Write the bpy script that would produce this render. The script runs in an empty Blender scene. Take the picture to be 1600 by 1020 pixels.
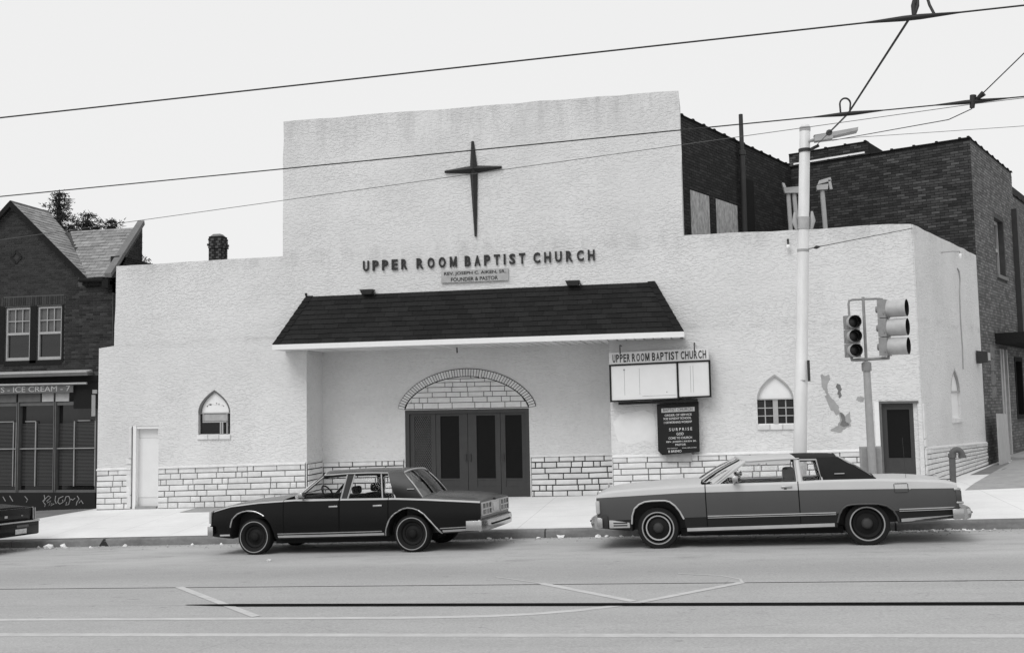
import bpy, bmesh, math, random
from mathutils import Vector, Matrix
from mathutils.geometry import tessellate_polygon

SC = bpy.context.scene
COL = SC.collection
rnd = random.Random(7)
PI = math.pi

# ------------------------------------------------------------------ camera
cam_d = bpy.data.cameras.new('camera')
cam = bpy.data.objects.new('camera', cam_d)
COL.objects.link(cam)
cam.matrix_world = Matrix(((0.979780465, 0.033830062, 0.197194745, 0.0),
                           (0.199173482, -0.071432220, -0.977357336, 0.0),
                           (-0.018978001, 0.996871589, -0.076725946, 2.33),
                           (0, 0, 0, 1)))
cam_d.sensor_fit = 'HORIZONTAL'
cam_d.sensor_width = 36.0
cam_d.lens = 34.97
cam_d.clip_start = 0.05
cam_d.clip_end = 2000
SC.camera = cam

# ------------------------------------------------------------------ sky, sun, exposure (overcast, black and white film)
SUN_EL, SUN_AZ = math.radians(51), math.radians(203)      # azimuth from +Y, clockwise
world = bpy.data.worlds.new('World')
SC.world = world
world.use_nodes = True
wn = world.node_tree
wn.nodes.clear()
sky = wn.nodes.new('ShaderNodeTexSky')
sky.sky_type = 'NISHITA'
sky.sun_disc = False
sky.sun_elevation = SUN_EL
sky.sun_rotation = SUN_AZ
sky.air_density = 1.0
sky.dust_density = 4.0
sky.ozone_density = 1.0
bw = wn.nodes.new('ShaderNodeRGBToBW')
mixs = wn.nodes.new('ShaderNodeMix')
mixs.data_type = 'FLOAT'
mixs.inputs['Factor'].default_value = 0.86               # an even layer of cloud in front of the clear sky
mixs.inputs['B'].default_value = 9.7
bg = wn.nodes.new('ShaderNodeBackground')
bg.inputs['Strength'].default_value = 0.1
wo = wn.nodes.new('ShaderNodeOutputWorld')
wn.links.new(sky.outputs['Color'], bw.inputs['Color'])
wn.links.new(bw.outputs['Val'], mixs.inputs['A'])
wn.links.new(mixs.outputs['Result'], bg.inputs['Color'])
wn.links.new(bg.outputs['Background'], wo.inputs['Surface'])
sun_d = bpy.data.lights.new('sun', 'SUN')
sun_d.energy = 1.5
sun_d.angle = math.radians(34)
sun_d.color = (1, 1, 1)
sun = bpy.data.objects.new('sun', sun_d)
COL.objects.link(sun)
sdir = Vector((math.sin(SUN_AZ) * math.cos(SUN_EL), math.cos(SUN_AZ) * math.cos(SUN_EL), math.sin(SUN_EL)))
sun.rotation_euler = sdir.to_track_quat('Z', 'Y').to_euler()
sun.location = (0, 0, 30)
SC.view_settings.view_transform = 'Standard'
SC.view_settings.look = 'None'
SC.view_settings.exposure = 0.0
SC.view_settings.gamma = 1.0
SC.view_settings.use_curve_mapping = False


# ------------------------------------------------------------------ materials
def ramp(nt, fac, stops):
    r = nt.nodes.new('ShaderNodeValToRGB')
    els = r.color_ramp.elements
    while len(els) < len(stops):
        els.new(0.5)
    for e, (p, v) in zip(els, stops):
        e.position = p
        e.color = (v, v, v, 1)
    nt.links.new(fac, r.inputs['Fac'])
    return r.outputs['Color']


def noise(nt, co, scale, sc3=None, detail=4.0, rough=0.6):
    if sc3:
        m = nt.nodes.new('ShaderNodeMapping')
        m.inputs['Scale'].default_value = sc3
        nt.links.new(co, m.inputs['Vector'])
        co = m.outputs['Vector']
    n = nt.nodes.new('ShaderNodeTexNoise')
    n.inputs['Scale'].default_value = scale
    n.inputs['Detail'].default_value = detail
    n.inputs['Roughness'].default_value = rough
    nt.links.new(co, n.inputs['Vector'])
    return n.outputs['Fac']


def math_n(nt, op, a, b=None, clamp=False):
    m = nt.nodes.new('ShaderNodeMath')
    m.operation = op
    m.use_clamp = clamp
    for i, v in enumerate((a, b)):
        if v is None:
            continue
        if isinstance(v, (int, float)):
            m.inputs[i].default_value = v
        else:
            nt.links.new(v, m.inputs[i])
    return m.outputs[0]


def mixc(nt, fac, a, b, mode='MIX'):
    m = nt.nodes.new('ShaderNodeMix')
    m.data_type = 'RGBA'
    m.blend_type = mode
    for k, v in ((0, fac), (6, a), (7, b)):
        if isinstance(v, (int, float)):
            m.inputs[k].default_value = v if k == 0 else (v, v, v, 1)
        else:
            nt.links.new(v, m.inputs[k])
    return m.outputs[2]


def mat(name, g, rough=0.8, var=0.0, vscale=6.0, v3=None, bump=0.0, bscale=60.0, b3=None, bdist=0.01, metal=0.0,
        rand=0.0, spec=0.5, coat=0.0, emit=None, extra=None, bdetail=5.0):
    m = bpy.data.materials.new(name)
    m.use_nodes = True
    nt = m.node_tree
    b = nt.nodes['Principled BSDF']
    b.inputs['Base Color'].default_value = (g, g, g, 1)
    b.inputs['Roughness'].default_value = rough
    b.inputs['Metallic'].default_value = metal
    b.inputs['Specular IOR Level'].default_value = spec
    b.inputs['Coat Weight'].default_value = coat
    b.inputs['Coat Roughness'].default_value = 0.08
    tc = nt.nodes.new('ShaderNodeTexCoord')
    co = tc.outputs['Object']
    col = None
    if var:
        f = noise(nt, co, vscale, v3, 6.0, 0.65)
        col = ramp(nt, f, [(0.25, g * (1 - var)), (0.75, g * (1 + var))])
    if rand:
        oi = nt.nodes.new('ShaderNodeObjectInfo')
        rr = ramp(nt, oi.outputs['Random'], [(0, 1 - rand), (1, 1 + rand)])
        col = mixc(nt, 1.0, col if col is not None else g, rr, 'MULTIPLY')
    if extra:
        col = extra(nt, co, col if col is not None else g)
    if col is not None:
        nt.links.new(col, b.inputs['Base Color'])
    if bump:
        f = noise(nt, co, bscale, b3, bdetail, 0.6)
        bn = nt.nodes.new('ShaderNodeBump')
        bn.inputs['Strength'].default_value = bump
        bn.inputs['Distance'].default_value = bdist
        nt.links.new(f, bn.inputs['Height'])
        nt.links.new(bn.outputs['Normal'], b.inputs['Normal'])
    return m


def zband(nt, co, z0, z1, soft=0.1):
    """mask that is 1 between object heights z0 and z1"""
    sx = nt.nodes.new('ShaderNodeSeparateXYZ')
    nt.links.new(co, sx.inputs[0])
    a = nt.nodes.new('ShaderNodeMapRange')
    a.inputs[1].default_value, a.inputs[2].default_value = z0 - soft, z0
    nt.links.new(sx.outputs['Z'], a.inputs[0])
    c = nt.nodes.new('ShaderNodeMapRange')
    c.inputs[1].default_value, c.inputs[2].default_value = z1, z1 + soft
    c.inputs[3].default_value, c.inputs[4].default_value = 1, 0
    nt.links.new(sx.outputs['Z'], c.inputs[0])
    return math_n(nt, 'MULTIPLY', a.outputs[0], c.outputs[0])


def stucco_dirt(nt, co, col):
    # soot under the parapets, a rough day joint at 4 m, small pits along the trowel strokes
    st = noise(nt, co, 1.0, (2.2, 2.2, 0.35), 7.0, 0.7)
    stm = ramp(nt, st, [(0.44, 0.0), (0.68, 1.0)])
    top = math_n(nt, 'MAXIMUM', math_n(nt, 'MULTIPLY', zband(nt, co, 5.95, 6.1, 0.22), 0.8), zband(nt, co, 9.3, 10, 0.9))
    col = mixc(nt, math_n(nt, 'MULTIPLY', math_n(nt, 'MULTIPLY', stm, top), 0.36), col, 0.22)
    j = noise(nt, co, 1.0, (1.5, 1.5, 5), 6.0, 0.7)
    jm = math_n(nt, 'MULTIPLY', ramp(nt, j, [(0.45, 0.0), (0.7, 1.0)]), zband(nt, co, 3.98, 4.04, 0.10))
    col = mixc(nt, math_n(nt, 'MULTIPLY', jm, 0.4), col, 0.3)
    pit = noise(nt, co, 1.0, (9, 9, 34), 4.0, 0.6)
    pm = ramp(nt, pit, [(0.58, 0.0), (0.70, 1.0)])
    pat = noise(nt, co, 0.55, None, 3.0, 0.6)
    col = mixc(nt, math_n(nt, 'MULTIPLY', math_n(nt, 'MULTIPLY', pm, ramp(nt, pat, [(0.3, 0.35), (0.6, 1.0)])), 0.42), col, 0.30)
    big = noise(nt, co, 0.5, None, 5.0, 0.6)
    col = mixc(nt, 1.0, col, ramp(nt, big, [(0.3, 0.90), (0.7, 1.05)]), 'MULTIPLY')
    return col


def stucco_mat(name, g):
    m = mat(name, g, rough=0.92, var=0.05, vscale=9, extra=stucco_dirt, spec=0.2)
    nt = m.node_tree
    b = nt.nodes['Principled BSDF']
    tc = nt.nodes.new('ShaderNodeTexCoord')
    co = tc.outputs['Object']
    w = nt.nodes.new('ShaderNodeTexNoise')
    w.inputs['Scale'].default_value = 1.3
    w.inputs['Detail'].default_value = 3.0
    nt.links.new(co, w.inputs['Vector'])
    cow = mixc(nt, 0.05, co, w.outputs['Color'], 'ADD')
    a = noise(nt, cow, 1.0, (11, 11, 24), 4.0, 0.55)
    a2 = ramp(nt, a, [(0.40, 0.0), (0.52, 1.0)])
    f = noise(nt, co, 1.0, (2.0, 2.0, 3), 4.0, 0.6)
    g_ = noise(nt, co, 34, None, 4.0, 0.65)
    h = math_n(nt, 'ADD', math_n(nt, 'ADD', math_n(nt, 'MULTIPLY', a2, 0.45), math_n(nt, 'MULTIPLY', f, 1.0)), math_n(nt, 'MULTIPLY', g_, 0.25))
    bn = nt.nodes.new('ShaderNodeBump')
    bn.inputs['Strength'].default_value = 0.72
    pa = noise(nt, co, 0.45, None, 3.0, 0.6)
    h = math_n(nt, 'MULTIPLY', h, ramp(nt, pa, [(0.3, 0.35), (0.65, 1.15)]))
    bn.inputs['Distance'].default_value = 0.024
    nt.links.new(h, bn.inputs['Height'])
    nt.links.new(bn.outputs['Normal'], b.inputs['Normal'])
    return m


def road_extra(nt, co, col):
    # lengthwise wear: polished wheel tracks, oil, patches, small aggregate
    st = noise(nt, co, 1.0, (0.10, 1.6, 1), 6.0, 0.65)
    col = mixc(nt, 1.0, col, ramp(nt, st, [(0.3, 0.95), (0.7, 1.05)]), 'MULTIPLY')
    bl = noise(nt, co, 0.9, (0.5, 1.4, 1), 6.0, 0.7)
    col = mixc(nt, 1.0, col, ramp(nt, bl, [(0.35, 0.93), (0.7, 1.05)]), 'MULTIPLY')
    ag = noise(nt, co, 55, (0.6, 1.0, 1.0), 4.0, 0.75)
    col = mixc(nt, 1.0, col, ramp(nt, ag, [(0.3, 0.74), (0.7, 1.24)]), 'MULTIPLY')
    sp = noise(nt, co, 5.0, (0.7, 1.6, 1), 3.0, 0.6)
    col = mixc(nt, ramp(nt, sp, [(0.66, 0.0), (0.74, 0.5)]), col, 0.14)
    # dust and old oil in the parking lane, a darker worn strip beside it
    sx = nt.nodes.new('ShaderNodeSeparateXYZ')
    nt.links.new(co, sx.inputs[0])
    yy = math_n(nt, 'ADD', sx.outputs['Y'], math_n(nt, 'MULTIPLY', sx.outputs['X'], 0.05))
    def band(a, b, soft):
        m1 = nt.nodes.new('ShaderNodeMapRange'); m1.inputs[1].default_value, m1.inputs[2].default_value = a - soft, a + soft
        m2 = nt.nodes.new('ShaderNodeMapRange'); m2.inputs[1].default_value, m2.inputs[2].default_value = b - soft, b + soft
        m2.inputs[3].default_value, m2.inputs[4].default_value = 1, 0
        nt.links.new(yy, m1.inputs[0]); nt.links.new(yy, m2.inputs[0])
        return math_n(nt, 'MULTIPLY', m1.outputs[0], m2.outputs[0])
    vo = nt.nodes.new('ShaderNodeTexVoronoi')
    vo.feature = 'DISTANCE_TO_EDGE'
    vo.inputs['Scale'].default_value = 0.45
    wv = nt.nodes.new('ShaderNodeTexNoise'); wv.inputs['Scale'].default_value = 1.6; wv.inputs['Detail'].default_value = 6.0
    nt.links.new(co, wv.inputs['Vector'])
    nt.links.new(mixc(nt, 0.6, co, wv.outputs['Color'], 'ADD'), vo.inputs['Vector'])
    ck = math_n(nt, 'LESS_THAN', vo.outputs['Distance'], 0.0045)
    cm_ = noise(nt, co, 0.35, None, 3.0, 0.6)
    col = mixc(nt, math_n(nt, 'MULTIPLY', ck, ramp(nt, cm_, [(0.52, 0.0), (0.66, 0.32)])), col, 0.12)
    mot = noise(nt, co, 1.0, (0.55, 2.2, 1), 7.0, 0.7)
    col = mixc(nt, math_n(nt, 'MULTIPLY', band(15.2, 19, .5), ramp(nt, mot, [(0.35, 0.0), (0.6, 0.55)])), col, 0.46)
    mo2 = noise(nt, co, 1.0, (0.8, 3.5, 1), 6.0, 0.7)
    col = mixc(nt, math_n(nt, 'MULTIPLY', band(15.0, 19, .5), ramp(nt, mo2, [(0.55, 0.0), (0.72, 0.55)])), col, 0.15)
    col = mixc(nt, math_n(nt, 'MULTIPLY', band(13.8, 14.9, .4), ramp(nt, st, [(0.3, 0.15), (0.7, 0.45)])), col, 0.22)
    return col


def walk_extra(nt, co, col):
    a = noise(nt, co, 0.8, None, 6.0, 0.65)
    col = mixc(nt, 1.0, col, ramp(nt, a, [(0.3, 0.9), (0.7, 1.04)]), 'MULTIPLY')
    s = noise(nt, co, 3.5, (0.8, 1.5, 1), 4.0, 0.6)
    col = mixc(nt, ramp(nt, s, [(0.66, 0.0), (0.78, 0.25)]), col, 0.3)
    # scored slab joints
    sx = nt.nodes.new('ShaderNodeSeparateXYZ')
    nt.links.new(co, sx.inputs[0])
    for o, per in (('X', 1.52), ('Y', 1.52)):
        fr = math_n(nt, 'FRACT', math_n(nt, 'DIVIDE', sx.outputs[o], per))
        dist = math_n(nt, 'ABSOLUTE', math_n(nt, 'SUBTRACT', fr, 0.5))
        ln = math_n(nt, 'LESS_THAN', dist, 0.005)
        col = mixc(nt, math_n(nt, 'MULTIPLY', ln, 0.35), col, 0.2)
    return col


def kerb_extra(nt, co, col):
    a = noise(nt, co, 1.0, (1.2, 1.2, 3), 7.0, 0.7)
    col = mixc(nt, 1.0, col, ramp(nt, a, [(0.3, 0.6), (0.7, 1.3)]), 'MULTIPLY')
    return col


def board_extra(nt, co, col):
    a = noise(nt, co, 1.0, (14, 14, 5), 6.0, 0.7)
    return mixc(nt, 1.0, col, ramp(nt, a, [(0.35, 0.55), (0.62, 1.25)]), 'MULTIPLY')


M = {}
M['stucco'] = stucco_mat('white_stucco', 0.665)
M['stone'] = mat('white_painted_stone', 0.66, 0.85, var=0.12, vscale=5, bump=0.5, bscale=28, bdist=0.012, rand=0.07, spec=0.25)
M['repaint'] = mat('fresh_limewash', 0.70, 0.9, var=0.06, vscale=3, bump=0.5, bscale=9, bdist=0.012)
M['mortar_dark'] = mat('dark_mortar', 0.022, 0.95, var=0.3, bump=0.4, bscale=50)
M['mortar_grey'] = mat('grey_mortar', 0.12, 0.95, var=0.45, vscale=2.5, bump=0.4, bscale=50)
M['sidewalk'] = mat('pale_concrete', 0.71, 0.9, var=0.04, vscale=20, bump=0.25, bscale=90, bdist=0.004, extra=walk_extra, spec=0.3)
M['kerb'] = mat('weathered_kerb', 0.17, 0.9, var=0.15, vscale=12, bump=0.5, bscale=25, bdist=0.012, extra=kerb_extra)
M['road'] = mat('worn_asphalt', 0.355, 0.82, bump=0.35, bscale=140, bdist=0.004, extra=road_extra, spec=0.35)
M['dark_asphalt'] = mat('dark_asphalt', 0.16, 0.9, var=0.25, vscale=3, bump=0.4, bscale=110, bdist=0.004)
M['paint_line'] = mat('worn_line', 0.47, 0.8, var=0.22, vscale=6, v3=(0.6, 3, 1))
M['rail_steel'] = mat('rail_groove', 0.012, 1.0, var=0.4, vscale=4, spec=0.0)
M['rail_sheen'] = mat('rail_sheen', 0.47, 0.5, var=0.15, vscale=4)  # sky reflection on the steel, painted in as a pale base colour
M['shingle'] = mat('dark_shingle', 0.018, 0.95, var=0.3, vscale=26, bump=0.5, bscale=160, bdist=0.004, rand=0.22, spec=0.15)
M['hip_cap'] = mat('hip_cap', 0.015, 0.95, var=0.3, vscale=25, spec=0.15)
M['white_paint'] = mat('white_paint', 0.76, 0.55, var=0.04, vscale=8)
M['soffit'] = mat('soffit_boards', 0.62, 0.8, var=0.10, vscale=5, rand=0.10)
M['white_door'] = mat('white_door', 0.70, 0.6, var=0.05, vscale=2.5)
M['door_dark'] = mat('dark_brown_paint', 0.034, 0.5, var=0.15, vscale=6)
M['trim_dark'] = mat('dark_trim', 0.10, 0.7, var=0.2, vscale=6)
M['black'] = mat('black_paint', 0.014, 0.6)
M['sign_black'] = mat('sign_black', 0.016, 0.8, spec=0.2)
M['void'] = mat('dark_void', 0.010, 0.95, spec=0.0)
M['window_glass'] = mat('dark_window_glass', 0.012, 0.08, spec=0.6)
M['door_glass'] = mat('door_glass', 0.008, 0.35, spec=0.12)
M['letter'] = mat('black_letter', 0.012, 0.55)
M['sign_white'] = mat('sign_white', 0.70, 0.5, var=0.04, vscale=3)
M['sign_header'] = mat('sign_header', 0.62, 0.6, var=0.07, vscale=5)
M['plaque'] = mat('plaque_grey', 0.38, 0.7, var=0.18, vscale=7)
M['chalk'] = mat('white_lettering', 0.62, 0.7)
M['grey_metal'] = mat('grey_metal', 0.33, 0.55, var=0.15, vscale=6)
M['pale_metal'] = mat('pale_metal', 0.62, 0.5, var=0.10, vscale=5, v3=(1, 1, 0.4))
M['dark_metal'] = mat('dark_metal', 0.035, 0.6, var=0.2, spec=0.3)
M['wire'] = mat('wire', 0.012, 0.6)
M['cable_grey'] = mat('cable_grey', 0.10, 0.8)
M['brick_dark'] = mat('dark_brick', 0.032, 0.9, var=0.3, vscale=8, bump=0.5, bscale=60, bdist=0.006, rand=0.3, spec=0.2)
M['brick_dark2'] = mat('dark_brick_b', 0.022, 0.9, var=0.3, vscale=8, rand=0.3, spec=0.2)
M['brick_dark3'] = mat('dark_brick_c', 0.042, 0.9, var=0.3, vscale=8, rand=0.3, spec=0.2)
M['mortar_house'] = mat('house_mortar', 0.075, 0.95, var=0.25, vscale=6)
M['hall_a'] = mat('hall_brick_a', 0.052, 0.9, var=0.25, vscale=5, rand=0.3, spec=0.2)
M['hall_b'] = mat('hall_brick_b', 0.034, 0.9, var=0.3, vscale=5, rand=0.3, spec=0.2)
M['hall_c'] = mat('hall_brick_c', 0.080, 0.9, var=0.25, vscale=5, rand=0.3, spec=0.2)
M['mortar_hall'] = mat('hall_mortar', 0.024, 0.95, var=0.3, vscale=4, spec=0.1)
M['side_a'] = mat('side_brick_a', 0.14, 0.9, var=0.25, vscale=3, spec=0.2)
M['side_b'] = mat('side_brick_b', 0.105, 0.9, var=0.25, vscale=3, spec=0.2)
M['side_c'] = mat('side_brick_c', 0.18, 0.9, var=0.25, vscale=3, spec=0.2)
M['mortar_side'] = mat('side_mortar', 0.05, 0.95, var=0.3, vscale=4)
M['slate'] = mat('grey_slate', 0.24, 0.8, var=0.25, vscale=7, rand=0.22, bump=0.4, bscale=40, bdist=0.006)
M['roof_dark'] = mat('dark_roofing', 0.06, 0.9, var=0.3)
M['coping'] = mat('stone_coping', 0.15, 0.85, var=0.2, vscale=5, bump=0.4, bscale=30)
M['board'] = mat('pressed_board', 0.42, 0.9, extra=board_extra)
M['plywood'] = mat('weathered_plywood', 0.40, 0.9, var=0.22, vscale=3, v3=(5, 5, 0.8))
M['concrete_grey'] = mat('grey_concrete', 0.30, 0.9, var=0.2, vscale=4, bump=0.3, bscale=40)
M['patch'] = mat('bare_render', 0.33, 0.95, var=0.18, vscale=5, bump=0.6, bscale=40, bdist=0.012)
M['patch_dark'] = mat('bare_render_dark', 0.16, 0.95, var=0.3, vscale=8, bump=0.6, bscale=40, bdist=0.012)
M['needle'] = mat('conifer_needles', 0.030, 0.9, var=0.5, vscale=2.0, spec=0.2)
M['bark'] = mat('bark', 0.05, 0.95, var=0.3)
M['paper'] = mat('waste_paper', 0.72, 0.9, var=0.12, vscale=20)
M['debris'] = mat('gutter_grit', 0.30, 0.95, var=0.5, vscale=12)
M['blind'] = mat('dark_blind', 0.055, 0.8)
M['curtain'] = mat('window_curtain', 0.10, 0.3, var=0.3, vscale=6)
M['sash'] = mat('grey_sash_paint', 0.36, 0.6, var=0.1)
# vehicles
M['paint_black'] = mat('black_car_paint', 0.004, 0.30, spec=0.22, var=0.2, vscale=3)
M['paint_dark'] = mat('dark_car_paint', 0.005, 0.16, spec=0.30, var=0.2, vscale=3)
M['paint_grey'] = mat('grey_car_paint', 0.052, 0.5, coat=0.0, var=0.06, vscale=2)
M['paint_silver'] = mat('silver_car_paint', 0.46, 0.45, coat=0.05, var=0.05, vscale=2)
M['paint_low'] = mat('low_band_paint', 0.014, 0.6, spec=0.2)
M['vinyl'] = mat('vinyl_roof', 0.014, 0.75, spec=0.15, bump=0.3, bscale=220, bdist=0.002, var=0.2)
M['chrome'] = mat('chrome', 0.44, 0.26, metal=1.0, var=0.15, vscale=6)
M['bright_trim'] = mat('bright_trim', 0.40, 0.4, metal=0.0, var=0.12, vscale=5)
M['rubber'] = mat('rubber', 0.012, 0.85, spec=0.2)
M['whitewall'] = mat('whitewall', 0.27, 0.7)
M['rim'] = mat('dark_rim', 0.008, 0.7, spec=0.2)
M['interior'] = mat('car_interior', 0.014, 0.9, spec=0.1)
M['lamp_red'] = mat('lamp_lens_dark', 0.05, 0.2)
M['lamp_pale'] = mat('lamp_lens_pale', 0.45, 0.2)
M['plate'] = mat('number_plate', 0.50, 0.5, var=0.25, vscale=25)
M['signal_body'] = mat('signal_housing', 0.42, 0.6, var=0.15, vscale=10)
M['signal_grey'] = mat('signal_grey', 0.24, 0.6, var=0.2, vscale=10)
M['lens'] = mat('signal_lens', 0.02, 0.3)


def pale_up(nt, co, col):
    # paler grey mixed in, unevenly, on the surfaces that face up
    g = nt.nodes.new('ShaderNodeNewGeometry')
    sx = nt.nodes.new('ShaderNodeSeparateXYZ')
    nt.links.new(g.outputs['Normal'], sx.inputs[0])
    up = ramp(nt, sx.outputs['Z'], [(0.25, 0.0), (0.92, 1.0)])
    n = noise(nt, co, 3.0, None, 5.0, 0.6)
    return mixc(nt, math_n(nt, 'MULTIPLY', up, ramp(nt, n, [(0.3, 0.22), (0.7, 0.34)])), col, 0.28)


for k_, nm_ in (('paint_dark', 'dark_car_paint_pale_top'), ('paint_black', 'black_car_paint_pale_top')):
    M[k_] = mat(nm_, 0.003, 0.24, spec=0.22, var=0.2, vscale=3, extra=pale_up)


def glass_mat(name, tint, gl):
    m = bpy.data.materials.new(name)
    m.use_nodes = True
    nt = m.node_tree
    nt.nodes.clear()
    o = nt.nodes.new('ShaderNodeOutputMaterial')
    t = nt.nodes.new('ShaderNodeBsdfTransparent')
    t.inputs['Color'].default_value = (tint, tint, tint, 1)
    g = nt.nodes.new('ShaderNodeBsdfGlossy')
    g.inputs['Roughness'].default_value = 0.03
    g.inputs['Color'].default_value = (1, 1, 1, 1)
    lw = nt.nodes.new('ShaderNodeLayerWeight')
    lw.inputs['Blend'].default_value = gl
    mx = nt.nodes.new('ShaderNodeMixShader')
    nt.links.new(lw.outputs['Fresnel'], mx.inputs[0])
    nt.links.new(t.outputs[0], mx.inputs[1])
    nt.links.new(g.outputs[0], mx.inputs[2])
    nt.links.new(mx.outputs[0], o.inputs['Surface'])
    return m


M['car_glass'] = glass_mat('car_glass', 0.95, 0.12)
M['back_glass'] = glass_mat('tinted_back_glass', 0.65, 0.55)


# ------------------------------------------------------------------ object helpers
def root_off(p):
    o = Vector((0, 0, 0))
    while p is not None:
        o += p.location
        p = p.parent
    return o


class MB:
    def __init__(s):
        s.v, s.f, s.mi = [], [], []

    def add(s, vs, fs, mi=0):
        b = len(s.v)
        s.v += [tuple(v) for v in vs]
        for f in fs:
            s.f.append([b + i for i in f])
            s.mi.append(mi)

    def box(s, x0, x1, y0, y1, z0, z1, mi=0):
        s.add([(x0, y0, z0), (x1, y0, z0), (x1, y1, z0), (x0, y1, z0), (x0, y0, z1), (x1, y0, z1), (x1, y1, z1), (x0, y1, z1)],
              [(0, 3, 2, 1), (4, 5, 6, 7), (0, 1, 5, 4), (1, 2, 6, 5), (2, 3, 7, 6), (3, 0, 4, 7)], mi)

    def hexa(s, a, b, mi=0):
        """a, b: loops of n points, closed prism between them"""
        n = len(a)
        s.add(list(a) + list(b), [tuple(range(n))[::-1], tuple(range(n, 2 * n))] + [(i, (i + 1) % n, n + (i + 1) % n, n + i) for i in range(n)], mi)

    def tube(s, pts, r, n=8, mi=0, cap=True):
        pts = [Vector(p) for p in pts]
        rs = r if isinstance(r, (list, tuple)) else [r] * len(pts)
        b = len(s.v)
        up = None
        for i, p in enumerate(pts):
            d = (pts[min(i + 1, len(pts) - 1)] - pts[max(i - 1, 0)]).normalized()
            if up is None:
                ref = Vector((0, 0, 1)) if abs(d.z) < 0.9 else Vector((1, 0, 0))
                up = d.cross(ref).normalized()
            up = (up - d * up.dot(d)).normalized()
            w = d.cross(up)
            for k in range(n):
                a = 2 * PI * k / n
                s.v.append(tuple(p + (up * math.cos(a) + w * math.sin(a)) * rs[i]))
        for i in range(len(pts) - 1):
            for k in range(n):
                s.f.append([b + i * n + k, b + i * n + (k + 1) % n, b + (i + 1) * n + (k + 1) % n, b + (i + 1) * n + k])
                s.mi.append(mi)
        if cap:
            s.f.append([b + k for k in range(n)][::-1]); s.mi.append(mi)
            e = b + (len(pts) - 1) * n
            s.f.append([e + k for k in range(n)]); s.mi.append(mi)

    def lathe(s, prof, c, axis, n=32, mi=0, mis=None):
        """prof: list of (radius, height along axis)"""
        ax = Vector(axis).normalized()
        ref = Vector((0, 0, 1)) if abs(ax.z) < 0.9 else Vector((1, 0, 0))
        u = ax.cross(ref).normalized(); w = ax.cross(u)
        c = Vector(c); b = len(s.v)
        for r, h in prof:
            for k in range(n):
                a = 2 * PI * k / n
                s.v.append(tuple(c + ax * h + (u * math.cos(a) + w * math.sin(a)) * r))
        for i in range(len(prof) - 1):
            for k in range(n):
                s.f.append([b + i * n + k, b + i * n + (k + 1) % n, b + (i + 1) * n + (k + 1) % n, b + (i + 1) * n + k])
                s.mi.append(mis[i] if mis else mi)

    def build(s, name, mats, parent=None, smooth=None, world=True, recalc=False):
        return obj(name, s.v, s.f, mats, parent, smooth, world, s.mi, recalc)


def obj(name, v, f, mats, parent=None, smooth=None, world=True, mi=None, recalc=True):
    me = bpy.data.meshes.new(name)
    if parent is not None and world:
        off = root_off(parent)
        v = [(a[0] - off.x, a[1] - off.y, a[2] - off.z) for a in v]
    me.from_pydata([tuple(a) for a in v], [], f)
    if not isinstance(mats, (list, tuple)):
        mats = [mats]
    for m in mats:
        me.materials.append(M[m] if isinstance(m, str) else m)
    if mi:
        me.polygons.foreach_set('material_index', mi)
    if recalc:
        bm = bmesh.new(); bm.from_mesh(me)
        bmesh.ops.recalc_face_normals(bm, faces=bm.faces)
        bm.to_mesh(me); bm.free()
    if smooth is not None:
        me.polygons.foreach_set('use_smooth', [True] * len(me.polygons))
        me.set_sharp_from_angle(angle=math.radians(smooth))
    me.update()
    o = bpy.data.objects.new(name, me)
    COL.objects.link(o)
    if parent is not None:
        o.parent = parent
    return o


def tag(o, label=None, cat=None, group=None, kind=None):
    for k, v in (('label', label), ('category', cat), ('group', group), ('kind', kind)):
        if v:
            o[k] = v
    return o


def thing(name, label, cat, loc=(0, 0, 0), group=None):
    o = bpy.data.objects.new(name, None)
    o.empty_display_size = 0.2
    COL.objects.link(o)
    o.location = loc
    return tag(o, label, cat, group)


def part_empty(name, parent):
    o = bpy.data.objects.new(name, None)
    COL.objects.link(o); o.parent = parent
    return o


class Frame:
    """a vertical plane: u along it, z up, d outwards (towards the street)"""
    def __init__(s, x, y, dx, dy):
        s.x, s.y, s.dx, s.dy = x, y, dx, dy

    def p(s, u, z, d=0.0):
        return (s.x + u * s.dx + d * s.dy, s.y + u * s.dy - d * s.dx, z)


def slab(name, fr, outer, holes, d0, d1, m, parent):
    """vertical slab between depths d0 (front) and d1 (back) with holes"""
    loops = [list(outer)] + [list(h) for h in holes]
    tris = tessellate_polygon([[Vector((u, z, 0)) for u, z in l] for l in loops])
    flat = [q for l in loops for q in l]
    n = len(flat)
    v = [fr.p(u, z, d0) for u, z in flat] + [fr.p(u, z, d1) for u, z in flat]
    f = []
    for t in tris:
        f.append(list(t)); f.append([i + n for i in t][::-1])
    b = 0
    for l in loops:
        k = len(l)
        for i in range(k):
            a, c = b + i, b + (i + 1) % k
            f.append([a, c, c + n, a + n])
        b += k
    return obj(name, v, f, m, parent, recalc=True)


def chamfer_block(fr, quad, d0, d1, c=0.012, bulge=0.0):
    """a stone: quad of four (u, z) going round, from depth d0 (back) to d1 (front), front edges chamfered"""
    cu = sum(q[0] for q in quad) / 4; cz = sum(q[1] for q in quad) / 4
    inner = []
    for u, z in quad:
        du = c if u < cu else -c
        dz = c if z < cz else -c
        inner.append((u + du, z + dz))
    v = [fr.p(u, z, d0) for u, z in quad] + [fr.p(u, z, d1 - c * 0.8) for u, z in quad] + [fr.p(u, z, d1) for u, z in inner] + [fr.p(cu, cz, d1 + bulge)]
    f = []
    for i in range(4):
        j = (i + 1) % 4
        f.append([i, j, 4 + j, 4 + i]); f.append([4 + i, 4 + j, 8 + j, 8 + i]); f.append([8 + i, 8 + j, 12])
    return v, f


def wob(a, s=0.01):
    return a + rnd.uniform(-s, s)


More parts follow.
